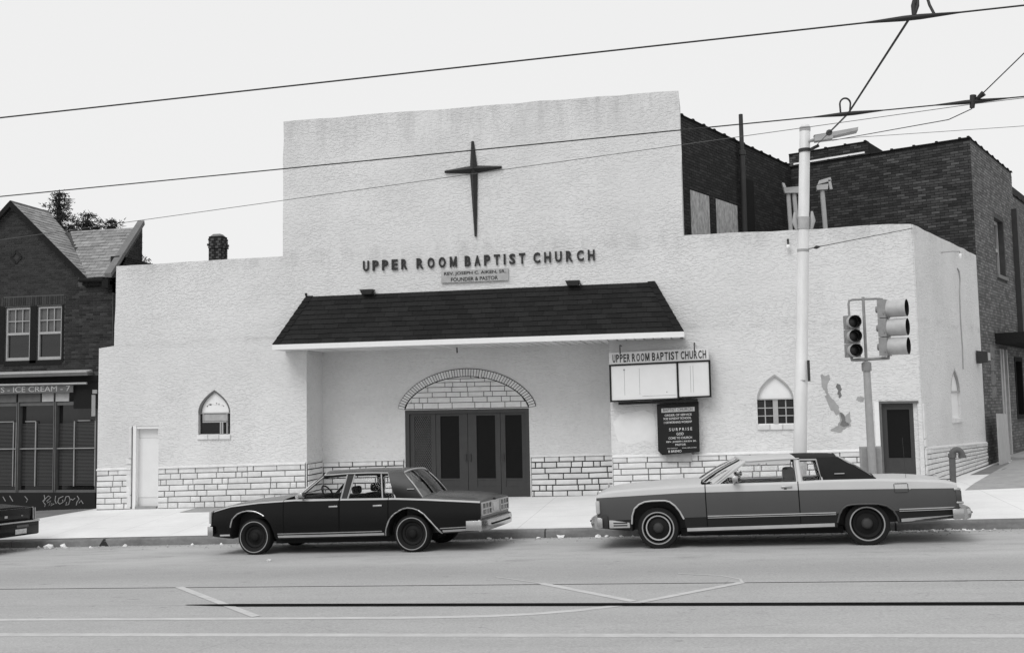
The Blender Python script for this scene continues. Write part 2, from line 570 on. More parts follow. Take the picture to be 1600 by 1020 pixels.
# ------------------------------------------------------------------ text (made first, while the scene is small)
_tc = {}


def text_geo(txt, extrude=0.01, bold=0.0):
    if txt == 'M' and bold > 0:      # the font's M folds over itself when emboldened
        P = [(0, 0), (.2, 0), (.2, .58), (.41, .06), (.59, .06), (.8, .58), (.8, 0), (1, 0), (1, 1), (.76, 1), (.5, .36), (.24, 1), (0, 1)]
        n = len(P)
        tr = tessellate_polygon([[Vector((a, b, 0)) for a, b in P]])
        v = [(a, b, extrude) for a, b in P] + [(a, b, -extrude) for a, b in P]
        f = [list(t) for t in tr] + [[i, (i + 1) % n, n + (i + 1) % n, n + i] for i in range(n)]
        return v, f
    key = (txt, extrude, bold)
    if key in _tc:
        return _tc[key]
    cu = bpy.data.curves.new('t', 'FONT')
    cu.body = txt; cu.extrude = extrude; cu.offset = bold; cu.resolution_u = 3
    o = bpy.data.objects.new('t', cu); COL.objects.link(o)
    dg = bpy.context.evaluated_depsgraph_get()
    me = bpy.data.meshes.new_from_object(o.evaluated_get(dg))
    v = [tuple(x.co) for x in me.vertices]; f = [list(p.vertices) for p in me.polygons]
    bpy.data.objects.remove(o); bpy.data.meshes.remove(me); bpy.data.curves.remove(cu)
    _tc[key] = (v, f)
    return v, f


def text_fit(txt, u0, u1, z0, z1, fr, d, depth=0.012, bold=0.0, tilt=0.0):
    """text scaled into the rectangle u0..u1, z0..z1 of a frame; returns verts, faces"""
    v, f = text_geo(txt, 0.05, bold)
    x0 = min(a[0] for a in v); x1 = max(a[0] for a in v); y0 = min(a[1] for a in v); y1 = max(a[1] for a in v)
    out = []
    for x, y, z in v:
        u = u0 + (x - x0) / (x1 - x0) * (u1 - u0)
        zz = z0 + (y - y0) / (y1 - y0) * (z1 - z0) + tilt * (u - u0)
        out.append(fr.p(u, zz, d + z / 0.05 * depth * 0.5))
    return out, f


_pre = ['UPPER ROOM BAPTIST CHURCH', "H'S - ICE CREAM - 7", 'BAPTIST CHURCH', 'REV. JOSEPH C. AIKEN, SR.', 'FOUNDER & PASTOR']
for t_ in _pre:
    text_geo(t_, 0.05, 0.012)
for t_ in sorted(set('UPPERROOMBAPTISTCHURCH')):
    text_geo(t_, 0.05, 0.03)
FACE = Frame(0, 23.0, 1, 0)
REC = Frame(0, 24.0, 1, 0)
SIDE = Frame(4.40, 23.0, 0.435, 0.9)


# ------------------------------------------------------------------ ground
def interp(x, xs, ys):
    if x <= xs[0]:
        return ys[0]
    for i in range(len(xs) - 1):
        if x <= xs[i + 1]:
            t = (x - xs[i]) / (xs[i + 1] - xs[i])
            return ys[i] + t * (ys[i + 1] - ys[i])
    return ys[-1]


def clampx(X):
    return max(-60.0, min(60.0, X))


def kerb_y(X):
    return 18.575 - 0.05 * clampx(X)


def road_z(X, Y):
    v = kerb_y(X) - Y
    c = -0.03
    if v < 2.2:
        c -= 0.075 * (1 - max(v, 0) / 2.2)
    return 0.033 * clampx(X) + c


BX = [-60, -15.5, -13, -5, -3, 2, 4.4, 7, 12, 60]
BZ = [-1.75, -.142, -.095, .05, .075, .24, .34, .47, .62, 2.1]


def base_z(X):
    return interp(X, BX, BZ)


def walk_z(X, Y):
    k = kerb_y(X)
    t = max(0.0, min(1.0, (Y - k) / (23.4 - k)))
    a = 0.033 * clampx(X) + 0.045
    return a + (base_z(X) - a) * t


def grid_sheet(name, xs, ys, zf, m, dz=0.0):
    v = [(x, y, zf(x, y) + dz) for y in ys for x in xs]
    nx = len(xs)
    f = [[j * nx + i, j * nx + i + 1, (j + 1) * nx + i + 1, (j + 1) * nx + i] for j in range(len(ys) - 1) for i in range(nx - 1)]
    return obj(name, v, f, m, smooth=40, recalc=False)


XS = [-400, -200, -100, -60] + [-50 + 2.0 * i for i in range(51)] + [60, 100, 200, 400]
o = grid_sheet('ground', XS, [-400, -100, -30, -5, 0, 40, 60, 120, 400], lambda x, y: 0.033 * clampx(x) - 0.45, 'dark_asphalt')
tag(o, kind='structure')
# road: rows follow the kerb line
offs = [60, 30, 20, 12, 8, 6, 4, 3, 2.2, 1.6, 1.1, .7, .35, .15, 0, -.05]
v = [(x, kerb_y(x) - w, road_z(x, kerb_y(x) - w)) for w in offs for x in XS]
nx = len(XS)
f = [[j * nx + i, j * nx + i + 1, (j + 1) * nx + i + 1, (j + 1) * nx + i] for j in range(len(offs) - 1) for i in range(nx - 1)]
tag(obj('road', v, f, 'road', smooth=40, recalc=False), kind='structure')
# sidewalk and forecourt
offs = [.18, .5, 1, 1.5, 2, 2.5, 3, 3.5, 4, 4.5, 5, 5.5, 6, 6.5, 7, 8, 10, 20, 60]
v = [(x, kerb_y(x) + w, walk_z(x, kerb_y(x) + w)) for w in offs for x in XS]
f = [[j * nx + i, j * nx + i + 1, (j + 1) * nx + i + 1, (j + 1) * nx + i] for j in range(len(offs) - 1) for i in range(nx - 1)]
tag(obj('sidewalk', v, f, 'sidewalk', smooth=40, recalc=False), kind='structure')
# kerb: stones about three metres long, joints open
kerb = thing('kerb', None, None, (0, 0, 0)); tag(kerb, kind='structure')
edges = [-34, -30.2, -26.9, -23.6, -20.4, -17.3, -15.1, -12.78, -9.6, -6.5, -3.22, -.1, 3.0, 6.1, 9.2, 12.3, 15.5, 19]
for a, b in zip(edges[:-1], edges[1:]):
    a2, b2 = a + .012, b - .012
    if abs(b + 12.78) < .01:
        b2 -= .02
    n = 6
    mb = MB()
    lo, hi = [], []
    rows = []
    for i in range(n + 1):
        x = a2 + (b2 - a2) * i / n
        y = kerb_y(x) + rnd.uniform(-.006, .006)
        zt = 0.033 * clampx(x) + 0.049
        zb = road_z(x, y) - .15
        rows.append([(x, y - .012, zb), (x, y - .008, zt - .045), (x, y + .012, zt - .012), (x, y + .05, zt), (x, y + .19, zt), (x, y + .19, zb)])
    vv = [p for r in rows for p in r]
    ff = [[i * 6 + k, (i + 1) * 6 + k, (i + 1) * 6 + (k + 1) % 6, i * 6 + (k + 1) % 6] for i in range(n) for k in range(6)]
    ff += [[5, 4, 3, 2, 1, 0], [n * 6 + k for k in range(6)]]
    obj('kerb_stone', vv, ff, 'kerb', kerb, smooth=50)
# the broken kerb joint
mb = MB()
x = -12.78
mb.add([(x - .13, kerb_y(x) - .018, road_z(x, kerb_y(x)) - .01), (x + .13, kerb_y(x) - .020, road_z(x, kerb_y(x)) - .01), (x + .05, kerb_y(x) - .017, road_z(x, 19) + .09),
        (x + .02, kerb_y(x) + .01, .033 * x + .05), (x - .03, kerb_y(x) + .01, .033 * x + .05), (x - .06, kerb_y(x) - .017, road_z(x, 19) + .08)], [(0, 1, 2, 3, 4, 5)])
mb.build('kerb_crack', 'mortar_dark', kerb)


def ribbon(name, pts, w, m, zf=road_z, dz=0.002, taper=None, kind='structure', parent=None):
    """flat painted or metal strip on the road along pts (x, y)"""
    v, f = [], []
    ps = []
    for (x0, y0), (x1, y1) in zip(pts[:-1], pts[1:]):
        n = max(1, int(math.hypot(x1 - x0, y1 - y0) / 1.0))
        for i in range(n):
            ps.append((x0 + (x1 - x0) * i / n, y0 + (y1 - y0) * i / n))
    ps.append(pts[-1])
    for i, (x, y) in enumerate(ps):
        a = ps[max(i - 1, 0)]; b = ps[min(i + 1, len(ps) - 1)]
        dx, dy = b[0] - a[0], b[1] - a[1]
        l = math.hypot(dx, dy) or 1
        ww = w * (taper(i / (len(ps) - 1)) if taper else 1) / 2
        for s in (-1, 1):
            X, Y = x - dy / l * ww * s, y + dx / l * ww * s
            v.append((X, Y, zf(X, Y) + dz))
    f = [[2 * i, 2 * i + 2, 2 * i + 3, 2 * i + 1] for i in range(len(ps) - 1)]
    o = obj(name, v, f, m, parent, recalc=False)
    return tag(o, kind=kind) if kind else o


ribbon('tram_rail', [(-40, 15.2), (-10.956, 13.78), (3.578, 13.16), (30, 11.9)], .03, 'rail_steel')
ribbon('tram_rail', [(-6.98, 12.314), (-6.2, 12.25), (3.185, 11.766), (30, 10.4)], 0.16, 'rail_steel', taper=lambda t: min(1, .12 + t * 60), dz=.007)
ribbon('tram_rail', [(-20, 12.95), (-6.9, 12.31)], .022, 'rail_sheen')
ribbon('tram_rail', [(-40, 11.55), (-8.464, 10.663), (2.771, 10.296), (30, 9.4)], .15, 'rail_sheen')
ribbon('tram_rail', [(-40, 13.0), (-9.136, 11.504), (-5.538, 11.42), (-4.2, 11.385), (-3.3, 11.38), (-2.665, 11.42), (-2.15, 11.51), (-1.659, 11.68), (-1.3, 11.87), (-.952, 12.12)], .12, 'paint_line', dz=.003)  # curved rail; the pale line colour stands in for its sky reflection
ribbon('road_line', [(.269, 13.30), (.25, 13.55), (0, 13.85), (-.57, 14.058)], .035, 'paint_line', dz=.0035)
ribbon('road_line', [(-7.857, 13.679), (-5.592, 11.532)], .11, 'paint_line', dz=.005)
ribbon('road_line', [(-3.14, 14.067), (-2.392, 13.494)], .03, 'paint_line', dz=.004)
ribbon('road_line', [(-2.392, 13.494), (-1.035, 12.181)], .11, 'paint_line', dz=.004)
ribbon('road_line', [(-.952, 12.12), (.269, 13.31)], .11, 'paint_line', dz=.0045)


def patch(name, pts, m, zf=walk_z, dz=0.005):
    bm = bmesh.new()
    vs = [bm.verts.new((x, y, 0)) for x, y in pts]
    for t in tessellate_polygon([[Vector((x, y, 0)) for x, y in pts]]):
        bm.faces.new([vs[k] for k in t])
    for _ in range(6):
        long_ = [e for e in bm.edges if e.calc_length() > .8]
        if not long_:
            break
        bmesh.ops.subdivide_edges(bm, edges=long_, cuts=1)
        bmesh.ops.triangulate(bm, faces=bm.faces)
    for v_ in bm.verts:
        v_.co.z = zf(v_.co.x, v_.co.y) + dz
    bm.normal_update()
    for f_ in bm.faces:
        if f_.normal.z < 0:
            f_.normal_flip()
    me = bpy.data.meshes.new(name); bm.to_mesh(me); bm.free(); me.materials.append(M[m])
    o = bpy.data.objects.new(name, me); COL.objects.link(o)
    return tag(o, kind='structure')


patch('asphalt_apron', [(-22, 20.6), (-17.6, 20.9), (-16.5, 22.0), (-15.7, 23.15), (-22, 23.15)], 'dark_asphalt')
patch('asphalt_patch', [(-12.85, 22.35), (-11.2, 22.3), (-8.5, 22.4), (-8.5, 22.95), (-12.75, 22.95)], 'concrete_grey')
patch('side_street', [(5.05, 22.4), (9, 22.3), (14, 22.6), (24, 40), (24, 60), (18.2, 60), (7.5, 28.4)], 'concrete_grey')
patch('side_street_gutter', [(5.9, 25.6), (6.4, 25.6), (7.6, 28.0), (12, 28.0), (12, 29.4), (7.6, 29.0), (7.2, 28.5)], 'dark_asphalt', dz=.004)

# ------------------------------------------------------------------ church
CH = thing('church_building', 'white stucco church with tall stepped front, dark shingled canopy and stone skirting', 'church', (-5.5, 23.0, 0))


def jag(pts, amp=0.012, step=0.45, skip=()):
    out = []
    for i in range(len(pts)):
        a, b = pts[i], pts[(i + 1) % len(pts)]
        out.append(a)
        L = math.hypot(b[0] - a[0], b[1] - a[1])
        if i in skip or L < .8:
            continue
        n = int(L / step)
        for k in range(1, n):
            t = k / n
            nx_, nz_ = -(b[1] - a[1]) / L, (b[0] - a[0]) / L
            e = rnd.gauss(0, amp)
            out.append((a[0] + (b[0] - a[0]) * t + nx_ * e, a[1] + (b[1] - a[1]) * t + nz_ * e))
    return out


def arch_pts(xc, w, zs, za, zb, n=12):
    """pointed window opening, anticlockwise from lower left"""
    r = [(xc + w / 2, zb)]
    r = [(xc - w / 2, zb), (xc + w / 2, zb)]
    right = [(xc + w / 2 * (1 - t ** 2.1), zs + (za - zs) * t) for t in [i / n for i in range(n)]]
    r += right + [(xc, za)] + [(2 * xc - x, z) for x, z in right[::-1]]
    return r


WL = (-12.285, .87, 2.23, 2.80, 1.67)       # left arched window: centre, width, spring, apex, sill
WR = (1.325, .79, 2.31, 2.86, 1.73)
outer = [(-15.53, -.8), (-9.82, -.8)]
outer = [(-15.53, -.8), (-15.52, 3.94), (-15.09, 3.99), (-15.05, 6.05), (-10.44, 6.09), (-10.42, 9.51), (-.585, 9.495), (-.575, 6.10),
         (4.37, 6.09), (4.40, -.8), (4.31, -.8), (4.31, 2.2), (3.545, 2.2), (3.545, -.8), (-2.36, -.8), (-2.36, 3.74), (-9.82, 3.74), (-9.82, -.8),
         (-13.81, -.8), (-13.81, 1.93), (-14.53, 1.93), (-14.53, -.8)]
slab('front_wall', FACE, jag(outer, skip=(0, 8, 9, 10, 11, 12, 13, 14, 15, 16, 17, 18, 19, 20, 21)),
     [arch_pts(*WL), arch_pts(*WR)], 0, -.18, 'stucco', CH)
# side wall of the right wing along the side street
SW = (2.98, .86, 2.40, 2.97, 1.76)
slab('side_wall', SIDE, jag([(.0, -.8), (5.9, -.8), (5.92, 6.03), (.0, 6.08)], skip=(0, 1, 3)), [arch_pts(*SW)], 0, -.25, 'stucco', CH)
# recess
slab('recess_wall', REC, [(-9.84, -.8), (-7.624, -.8), (-7.624, 2.2), (-4.461, 2.2), (-4.461, -.8), (-2.34, -.8), (-2.34, 3.73), (-9.84, 3.73)], [], 0, -.2, 'stucco', CH)
slab('recess_wall', Frame(-9.82, 23.18, 0, 1), [(0, -.8), (.82, -.8), (.82, 3.73), (0, 3.73)], [], 0, -.2, 'stucco', CH)
slab('recess_wall', Frame(-2.36, 24.0, 0, -1), [(0, -.8), (.82, -.8), (.82, 3.73), (0, 3.73)], [], 0, -.2, 'stucco', CH)
# flat roofs and hidden returns behind the parapets
mb = MB()
mb.box(-15.05, -10.2, 23.18, 31, 5.45, 5.6)
mb.add([(-.6, 23.18, 5.6), (4.35, 23.18, 5.6), (6.9, 28.4, 5.6), (2.4, 30.4, 5.6), (-.6, 24.0, 5.6)], [(0, 1, 2, 3, 4)])
mb.build('flat_roof', 'roof_dark', CH)
mb = MB()
mb.box(-15.05, -14.87, 23.18, 31, -.6, 6.0)
mb.box(-10.42, -10.22, 23.18, 31, 5.6, 9.3)
mb.box(-.83, -.585, 23.18, 24.2, 5.6, 9.45)
mb.build('return_wall', 'stucco', CH)

# --- stone skirting
n_stone = [0]
stuff_stone = MB()


def stone_band(fr, u0, u1, zb, zt, courses=7, avg=.42, d=.035, individual=True, g=.008):
    """zb, zt: functions of u"""
    for r in range(courses):
        u = u0 - rnd.uniform(0, .25)
        last = None
        while u < u1 - .02:
            L = rnd.choice([.16, .27, .36, .46, .52, .62]) * avg / .42
            a, b = max(u, u0), min(u + L, u1)
            if u1 - b < .1:
                b = u1
            u = b if b == u1 else u + L
            if b - a < .05:
                continue
            q = []
            for uu, rr in ((a + g, r), (b - g, r), (b - g, r + 1), (a + g, r + 1)):
                z0, z1 = zb(uu), zt(uu)
                zz = z0 + (z1 - z0) * rr / courses + (g if rr == r else -g)
                q.append((uu, zz + rnd.uniform(-.003, .003)))
            vv, ff = chamfer_block(fr, q, 0.001, d + rnd.uniform(-.010, .012), .011, rnd.uniform(0, .008))
            if individual and n_stone[0] < 300:
                n_stone[0] += 1
                obj('stone', vv, ff, 'stone', CH, recalc=True)
            else:
                stuff_stone.add(vv, ff)


def lin(u0, z0, u1, z1):
    return lambda u: z0 + (z1 - z0) * (u - u0) / (u1 - u0)


def backing(fr, u0, u1, zb, zt, d, m, name='mortar_bed'):
    mb_ = MB()
    mb_.hexa([fr.p(u0, zb(u0) - .3, .001), fr.p(u1, zb(u1) - .3, .001), fr.p(u1, zt(u1), .001), fr.p(u0, zt(u0), .001)],
             [fr.p(u0, zb(u0) - .3, d), fr.p(u1, zb(u1) - .3, d), fr.p(u1, zt(u1), d), fr.p(u0, zt(u0), d)])
    return mb_.build(name, m, CH, recalc=True)


def ledge(fr, u0, u1, zt, d=.06, h=.045):
    mb_ = MB()
    mb_.hexa([fr.p(u0, zt(u0), .0), fr.p(u1, zt(u1), .0), fr.p(u1, zt(u1) + h, .0), fr.p(u0, zt(u0) + h, .0)],
             [fr.p(u0, zt(u0) - .008, d), fr.p(u1, zt(u1) - .008, d), fr.p(u1, zt(u1) + h * .5, d - .006), fr.p(u0, zt(u0) + h * .5, d - .006)])
    return mb_.build('stone_ledge', 'stone', CH, recalc=True)


lwb, lwt = (lambda u: walk_z(u, 23)), lin(-13.8, .86, -9.82, .95)
rcb, rct = (lambda u: walk_z(u, 24)), lin(-9.82, .93, -2.36, 1.055)
rwb, rwt = (lambda u: walk_z(u, 23)), lin(-2.36, 1.05, 4.4, 1.16)
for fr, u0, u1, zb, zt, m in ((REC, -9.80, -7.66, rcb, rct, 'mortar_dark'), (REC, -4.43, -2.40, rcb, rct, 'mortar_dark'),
                              (FACE, -13.80, -9.85, lwb, lwt, 'mortar_grey'), (FACE, -15.52, -14.56, lwb, lwt, 'mortar_grey'),
                              (FACE, -2.34, 3.50, rwb, rwt, 'mortar_grey')):
    backing(fr, u0, u1, zb, zt, .010, m)
    stone_band(fr, u0, u1, zb, zt, g=.013 if m == 'mortar_dark' else .010)
    ledge(fr, u0, u1, zt)
LREV = Frame(-9.82, 23.0, 0, 1)
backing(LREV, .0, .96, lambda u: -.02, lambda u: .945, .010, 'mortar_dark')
stone_band(LREV, .01, .95, lambda u: -.02, lambda u: .945, g=.013)
sdb, sdt = (lambda u: walk_z(4.4 + .435 * u, 23 + .9 * u) + .02), lin(0, 1.17, 5.9, 1.04)
backing(SIDE, .02, 5.88, sdb, sdt, .010, 'mortar_grey')
stone_band(SIDE, .02, 5.88, sdb, sdt, individual=False)
ledge(SIDE, .02, 5.88, sdt, d=.05)
# quoin blocks round the small doors
for q in ([(-14.66, -.1), (-14.55, -.1), (-14.55, .18), (-14.66, .18)], [(-14.68, .2), (-14.55, .2), (-14.55, .95), (-14.68, .95)], [(-14.70, .97), (-14.55, .97), (-14.55, 1.1), (-14.70, 1.1)],
          [(-14.63, 1.12), (-14.55, 1.12), (-14.55, 1.9), (-14.63, 1.9)]):
    vv, ff = chamfer_block(FACE, q, .001, .04, .01)
    stuff_stone.add(vv, ff)
for k, q in enumerate(([(.02, .36), (.14, .36), (.14, .62), (.02, .62)], [(.02, .64), (.16, .64), (.16, .8), (.02, .8)], [(.02, .82), (.13, .82), (.13, 1.2), (.02, 1.2)],
                       [(.02, 1.22), (.17, 1.22), (.17, 1.38), (.02, 1.38)], [(.02, 1.40), (.09, 1.40), (.09, 2.15), (.02, 2.15)], [(.10, 1.40), (.16, 1.40), (.16, 2.15), (.10, 2.15)])):
    vv, ff = chamfer_block(SIDE, q, .001, .035, .01)
    stuff_stone.add(vv, ff)

# --- the arch over the entrance
XC = -6.04
def arch_curve(u, w, h, z0):
    return (XC + w * u, z0 + h * (1 - u * u) ** .63)
fine = [-1 + 2 * i / 2000 for i in range(2001)]
pts_o = [arch_curve(u, 1.76, .96, 2.25) for u in fine]
acc = [0]
for a, b in zip(pts_o[:-1], pts_o[1:]):
    acc.append(acc[-1] + math.hypot(b[0] - a[0], b[1] - a[1]))
def u_at(s):
    lo, hi = 0, 2000
    while hi - lo > 1:
        m_ = (lo + hi) // 2
        if acc[m_] < s:
            lo = m_
        else:
            hi = m_
    return fine[hi]
NV = 58
us = [u_at(acc[-1] * i / NV) for i in range(NV + 1)]
us[0], us[-1] = -1, 1
ring_o = [arch_curve(u, 1.76, .96, 2.25) for u in us]
ring_i = [arch_curve(u, 1.58, .79, 2.215) for u in us]
# dark bed behind the voussoirs, and the tympanum bed
mb = MB()
for i in range(NV):
    q = [ring_i[i], ring_i[i + 1], ring_o[i + 1], ring_o[i]]
    c0 = ((q[0][0] + q[2][0]) / 2, (q[0][1] + q[2][1]) / 2)
    mb.hexa([REC.p(a, b, .0005) for a, b in q], [REC.p(a, b, .012) for a, b in q])
mb.build('arch_bed', 'mortar_dark', CH, recalc=True)
ty = [(a, b) for a, b in ring_i]
mb = MB()
mb.add([REC.p(XC, 2.3, .008)] + [REC.p(a, b, .008) for a, b in ty], [[0, i + 2, i + 1] for i in range(NV)] + [[0, 1, NV + 1]])
mb.build('tympanum_bed', 'mortar_dark', CH)
for i in range(NV):
    def sh(p, q, t):
        return (p[0] + (q[0] - p[0]) * t, p[1] + (q[1] - p[1]) * t)
    a, b = sh(ring_i[i], ring_i[i + 1], .12), sh(ring_i[i], ring_i[i + 1], .88)
    c, d = sh(ring_o[i], ring_o[i + 1], .88), sh(ring_o[i], ring_o[i + 1], .12)
    a, d = sh(a, d, .08), sh(a, d, .92)
    b, c = sh(b, c, .08), sh(b, c, .92)
    mb = MB()
    dd = .032 + rnd.uniform(-.006, .006)
    mb.hexa([REC.p(*q, .005) for q in (a, b, c, d)], [REC.p(*q, dd) for q in (a, b, c, d)])
    mb.build('arch_brick', 'stone', CH, recalc=True)


def hw(z):   # half width of the tympanum at height z
    t = max(0.0, (z - 2.215) / .79)
    return 1.58 * math.sqrt(max(0, 1 - t ** (1 / .63))) - .02


zz = 2.225
rows_z = [.148, .135, .125, .125, .115, .085, .05]
for r, h in enumerate(rows_z):
    z0, z1 = zz + .007, zz + h - .007
    wlo, whi = hw(z0), hw(z1)
    u = -wlo - rnd.uniform(0, .2)
    while u < wlo:
        L = rnd.choice([.2, .22, .36, .4, .58, .62])
        a, b = u + .008, u + L - .008
        u += L
        q = [(max(a, -wlo), z0), (min(b, wlo), z0), (min(b, whi), z1), (max(a, -whi), z1)]
        if q[1][0] - q[0][0] < .025 or q[2][0] - q[3][0] < .02:
            if q[1][0] - q[0][0] < .025:
                continue
            q[2] = (min(max(q[2][0], q[3][0] + .02), wlo), z1)
        q = [(XC + x, z) for x, z in q]
        vv, ff = chamfer_block(REC, q, .004, .03 + rnd.uniform(-.006, .008), .008)
        if n_stone[0] < 300:
            n_stone[0] += 1
            obj('stone', vv, ff, 'stone', CH)
        else:
            stuff_stone.add(vv, ff)
    zz += h
tag(stuff_stone.build('stone_facing', 'stone', CH, recalc=True), kind='stuff')

# --- main entrance: four dark leaves, the left one a grilled sidelight
mb = MB()
mb.box(-7.62, -7.52, 24.02, 24.16, -.1, 2.2)
mb.box(-4.56, -4.463, 24.02, 24.16, -.1, 2.2)
mb.box(-7.52, -4.56, 24.02, 24.16, 2.10, 2.198)
mb.build('door_frame', 'door_dark', CH)
for x0, x1, g0, g1, mesh in ((-7.515, -6.85, -7.398, -6.967, True), (-6.84, -6.03, -6.725, -6.243, False), (-6.02, -5.20, -5.80, -5.327, False), (-5.19, -4.565, -5.073, -4.66, False)):
    zb = .05
    mb = MB()
    y0, y1 = 24.06, 24.11
    mb.box(x0, g0, y0, y1, zb, 2.095)
    mb.box(g1, x1, y0, y1, zb, 2.095)
    mb.box(g0, g1, y0, y1, 2.04, 2.095)
    mb.box(g0, g1, y0, y1, zb, .30)
    mb.box(g0, g1, y0 + .015, y1, .30, .46)
    mb.box(g0, g1, y0, y1, .46, .50)
    dr = mb.build('door', 'door_dark', CH)
    mb = MB(); mb.box(g0, g1, 24.085, 24.095, .50, 2.04)
    mb.build('pane', 'door_glass', dr)
    if mesh:
        mb = MB()
        st = .085
        n = int((2.04 - .5) / st) + 6
        for k in range(-7, n):
            for s in (1, -1):
                za = .5 + k * st
                pts = []
                for i in range(2):
                    x = g0 if i == 0 else g1
                    z = za + (x - g0) * 1.6 if s == 1 else za + (g1 - x) * 1.6
                    pts.append([x, z])
                # clip to the opening
                (xa, z_a), (xb, z_b) = pts
                lo_, hi_ = .5, 2.04
                def clip(xa, za_, xb, zb_):
                    if za_ == zb_:
                        return None
                    t0, t1 = 0.0, 1.0
                    ta, tb = (lo_ - za_) / (zb_ - za_), (hi_ - za_) / (zb_ - za_)
                    t0, t1 = max(t0, min(ta, tb)), min(t1, max(ta, tb))
                    if t1 <= t0:
                        return None
                    return (xa + (xb - xa) * t0, za_ + (zb_ - za_) * t0), (xa + (xb - xa) * t1, za_ + (zb_ - za_) * t1)
                c = clip(xa, z_a, xb, z_b)
                if c:
                    mb.tube([(c[0][0], 24.075 + .004 * s, c[0][1]), (c[1][0], 24.075 + .004 * s, c[1][1])], .008, 4)
        mb.build('grille', 'trim_dark', dr)
    else:
        mb = MB(); xx = x1 - .05 if x0 < -6.5 else x0 + .06
        mb.box(xx - .02, xx + .02, 24.03, 24.06, .92, 1.10)
        mb.build('handle', 'dark_metal', dr)
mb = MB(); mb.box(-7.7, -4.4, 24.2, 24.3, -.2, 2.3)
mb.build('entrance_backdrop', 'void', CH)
mb = MB(); mb.box(-7.62, -4.46, 23.96, 24.2, -.12, .045)
mb.build('threshold', 'concrete_grey', CH)

# --- side doors
mb = MB(); mb.box(-14.53, -13.81, 23.15, 23.18, -.15, .12); mb.box(-14.53, -13.81, 23.14, 23.18, .125, 1.62); mb.box(-14.53, -13.81, 23.15, 23.18, 1.625, 1.93)
d_ = mb.build('door', 'white_door', CH); tag(d_, 'white flush door at the left end of the front')
mb = MB(); mb.box(-14.55, -14.44, 23.0, 23.14, -.15, 1.93); mb.box(-13.83, -13.79, 23.02, 23.14, -.15, 1.93); mb.box(-14.44, -13.83, 23.02, 23.14, 1.86, 1.935)
mb.build('door_frame', 'white_paint', CH)
mb = MB(); mb.box(-14.43, -13.85, 22.96, 23.15, -.3, -.085)
mb.build('threshold', 'concrete_grey', CH)
mb = MB()
x0, x1 = 3.545, 4.31
mb.box(x0, x0 + .14, 23.08, 23.13, .2, 2.16); mb.box(x1 - .16, x1, 23.08, 23.13, .2, 2.16); mb.box(x0 + .14, x1 - .16, 23.08, 23.13, 2.03, 2.16)
mb.box(x0 + .14, x1 - .16, 23.08, 23.13, .2, .98)
d_ = mb.build('door', 'door_dark', CH); tag(d_, 'dark half glazed door at the right corner')
mb = MB(); mb.box(x0 + .14, x1 - .16, 23.10, 23.115, .98, 2.03)
mb.build('pane', 'door_glass', d_)
mb = MB(); mb.box(x0 - .03, x0 + .02, 22.985, 23.08, .2, 2.22); mb.box(x0 - .03, x1 + .02, 22.975, 23.06, 2.165, 2.215)
mb.build('door_frame', 'trim_dark', CH)
mb = MB(); mb.box(x0, x1, 23.132, 23.16, .2, 2.2)
mb.build('entrance_backdrop', 'void', CH)
mb = MB(); mb.box(x0 - .13, x0 - .035, 22.97, 23.0, 1.25, 2.2)
mb.build('door_jamb', 'white_paint', CH)


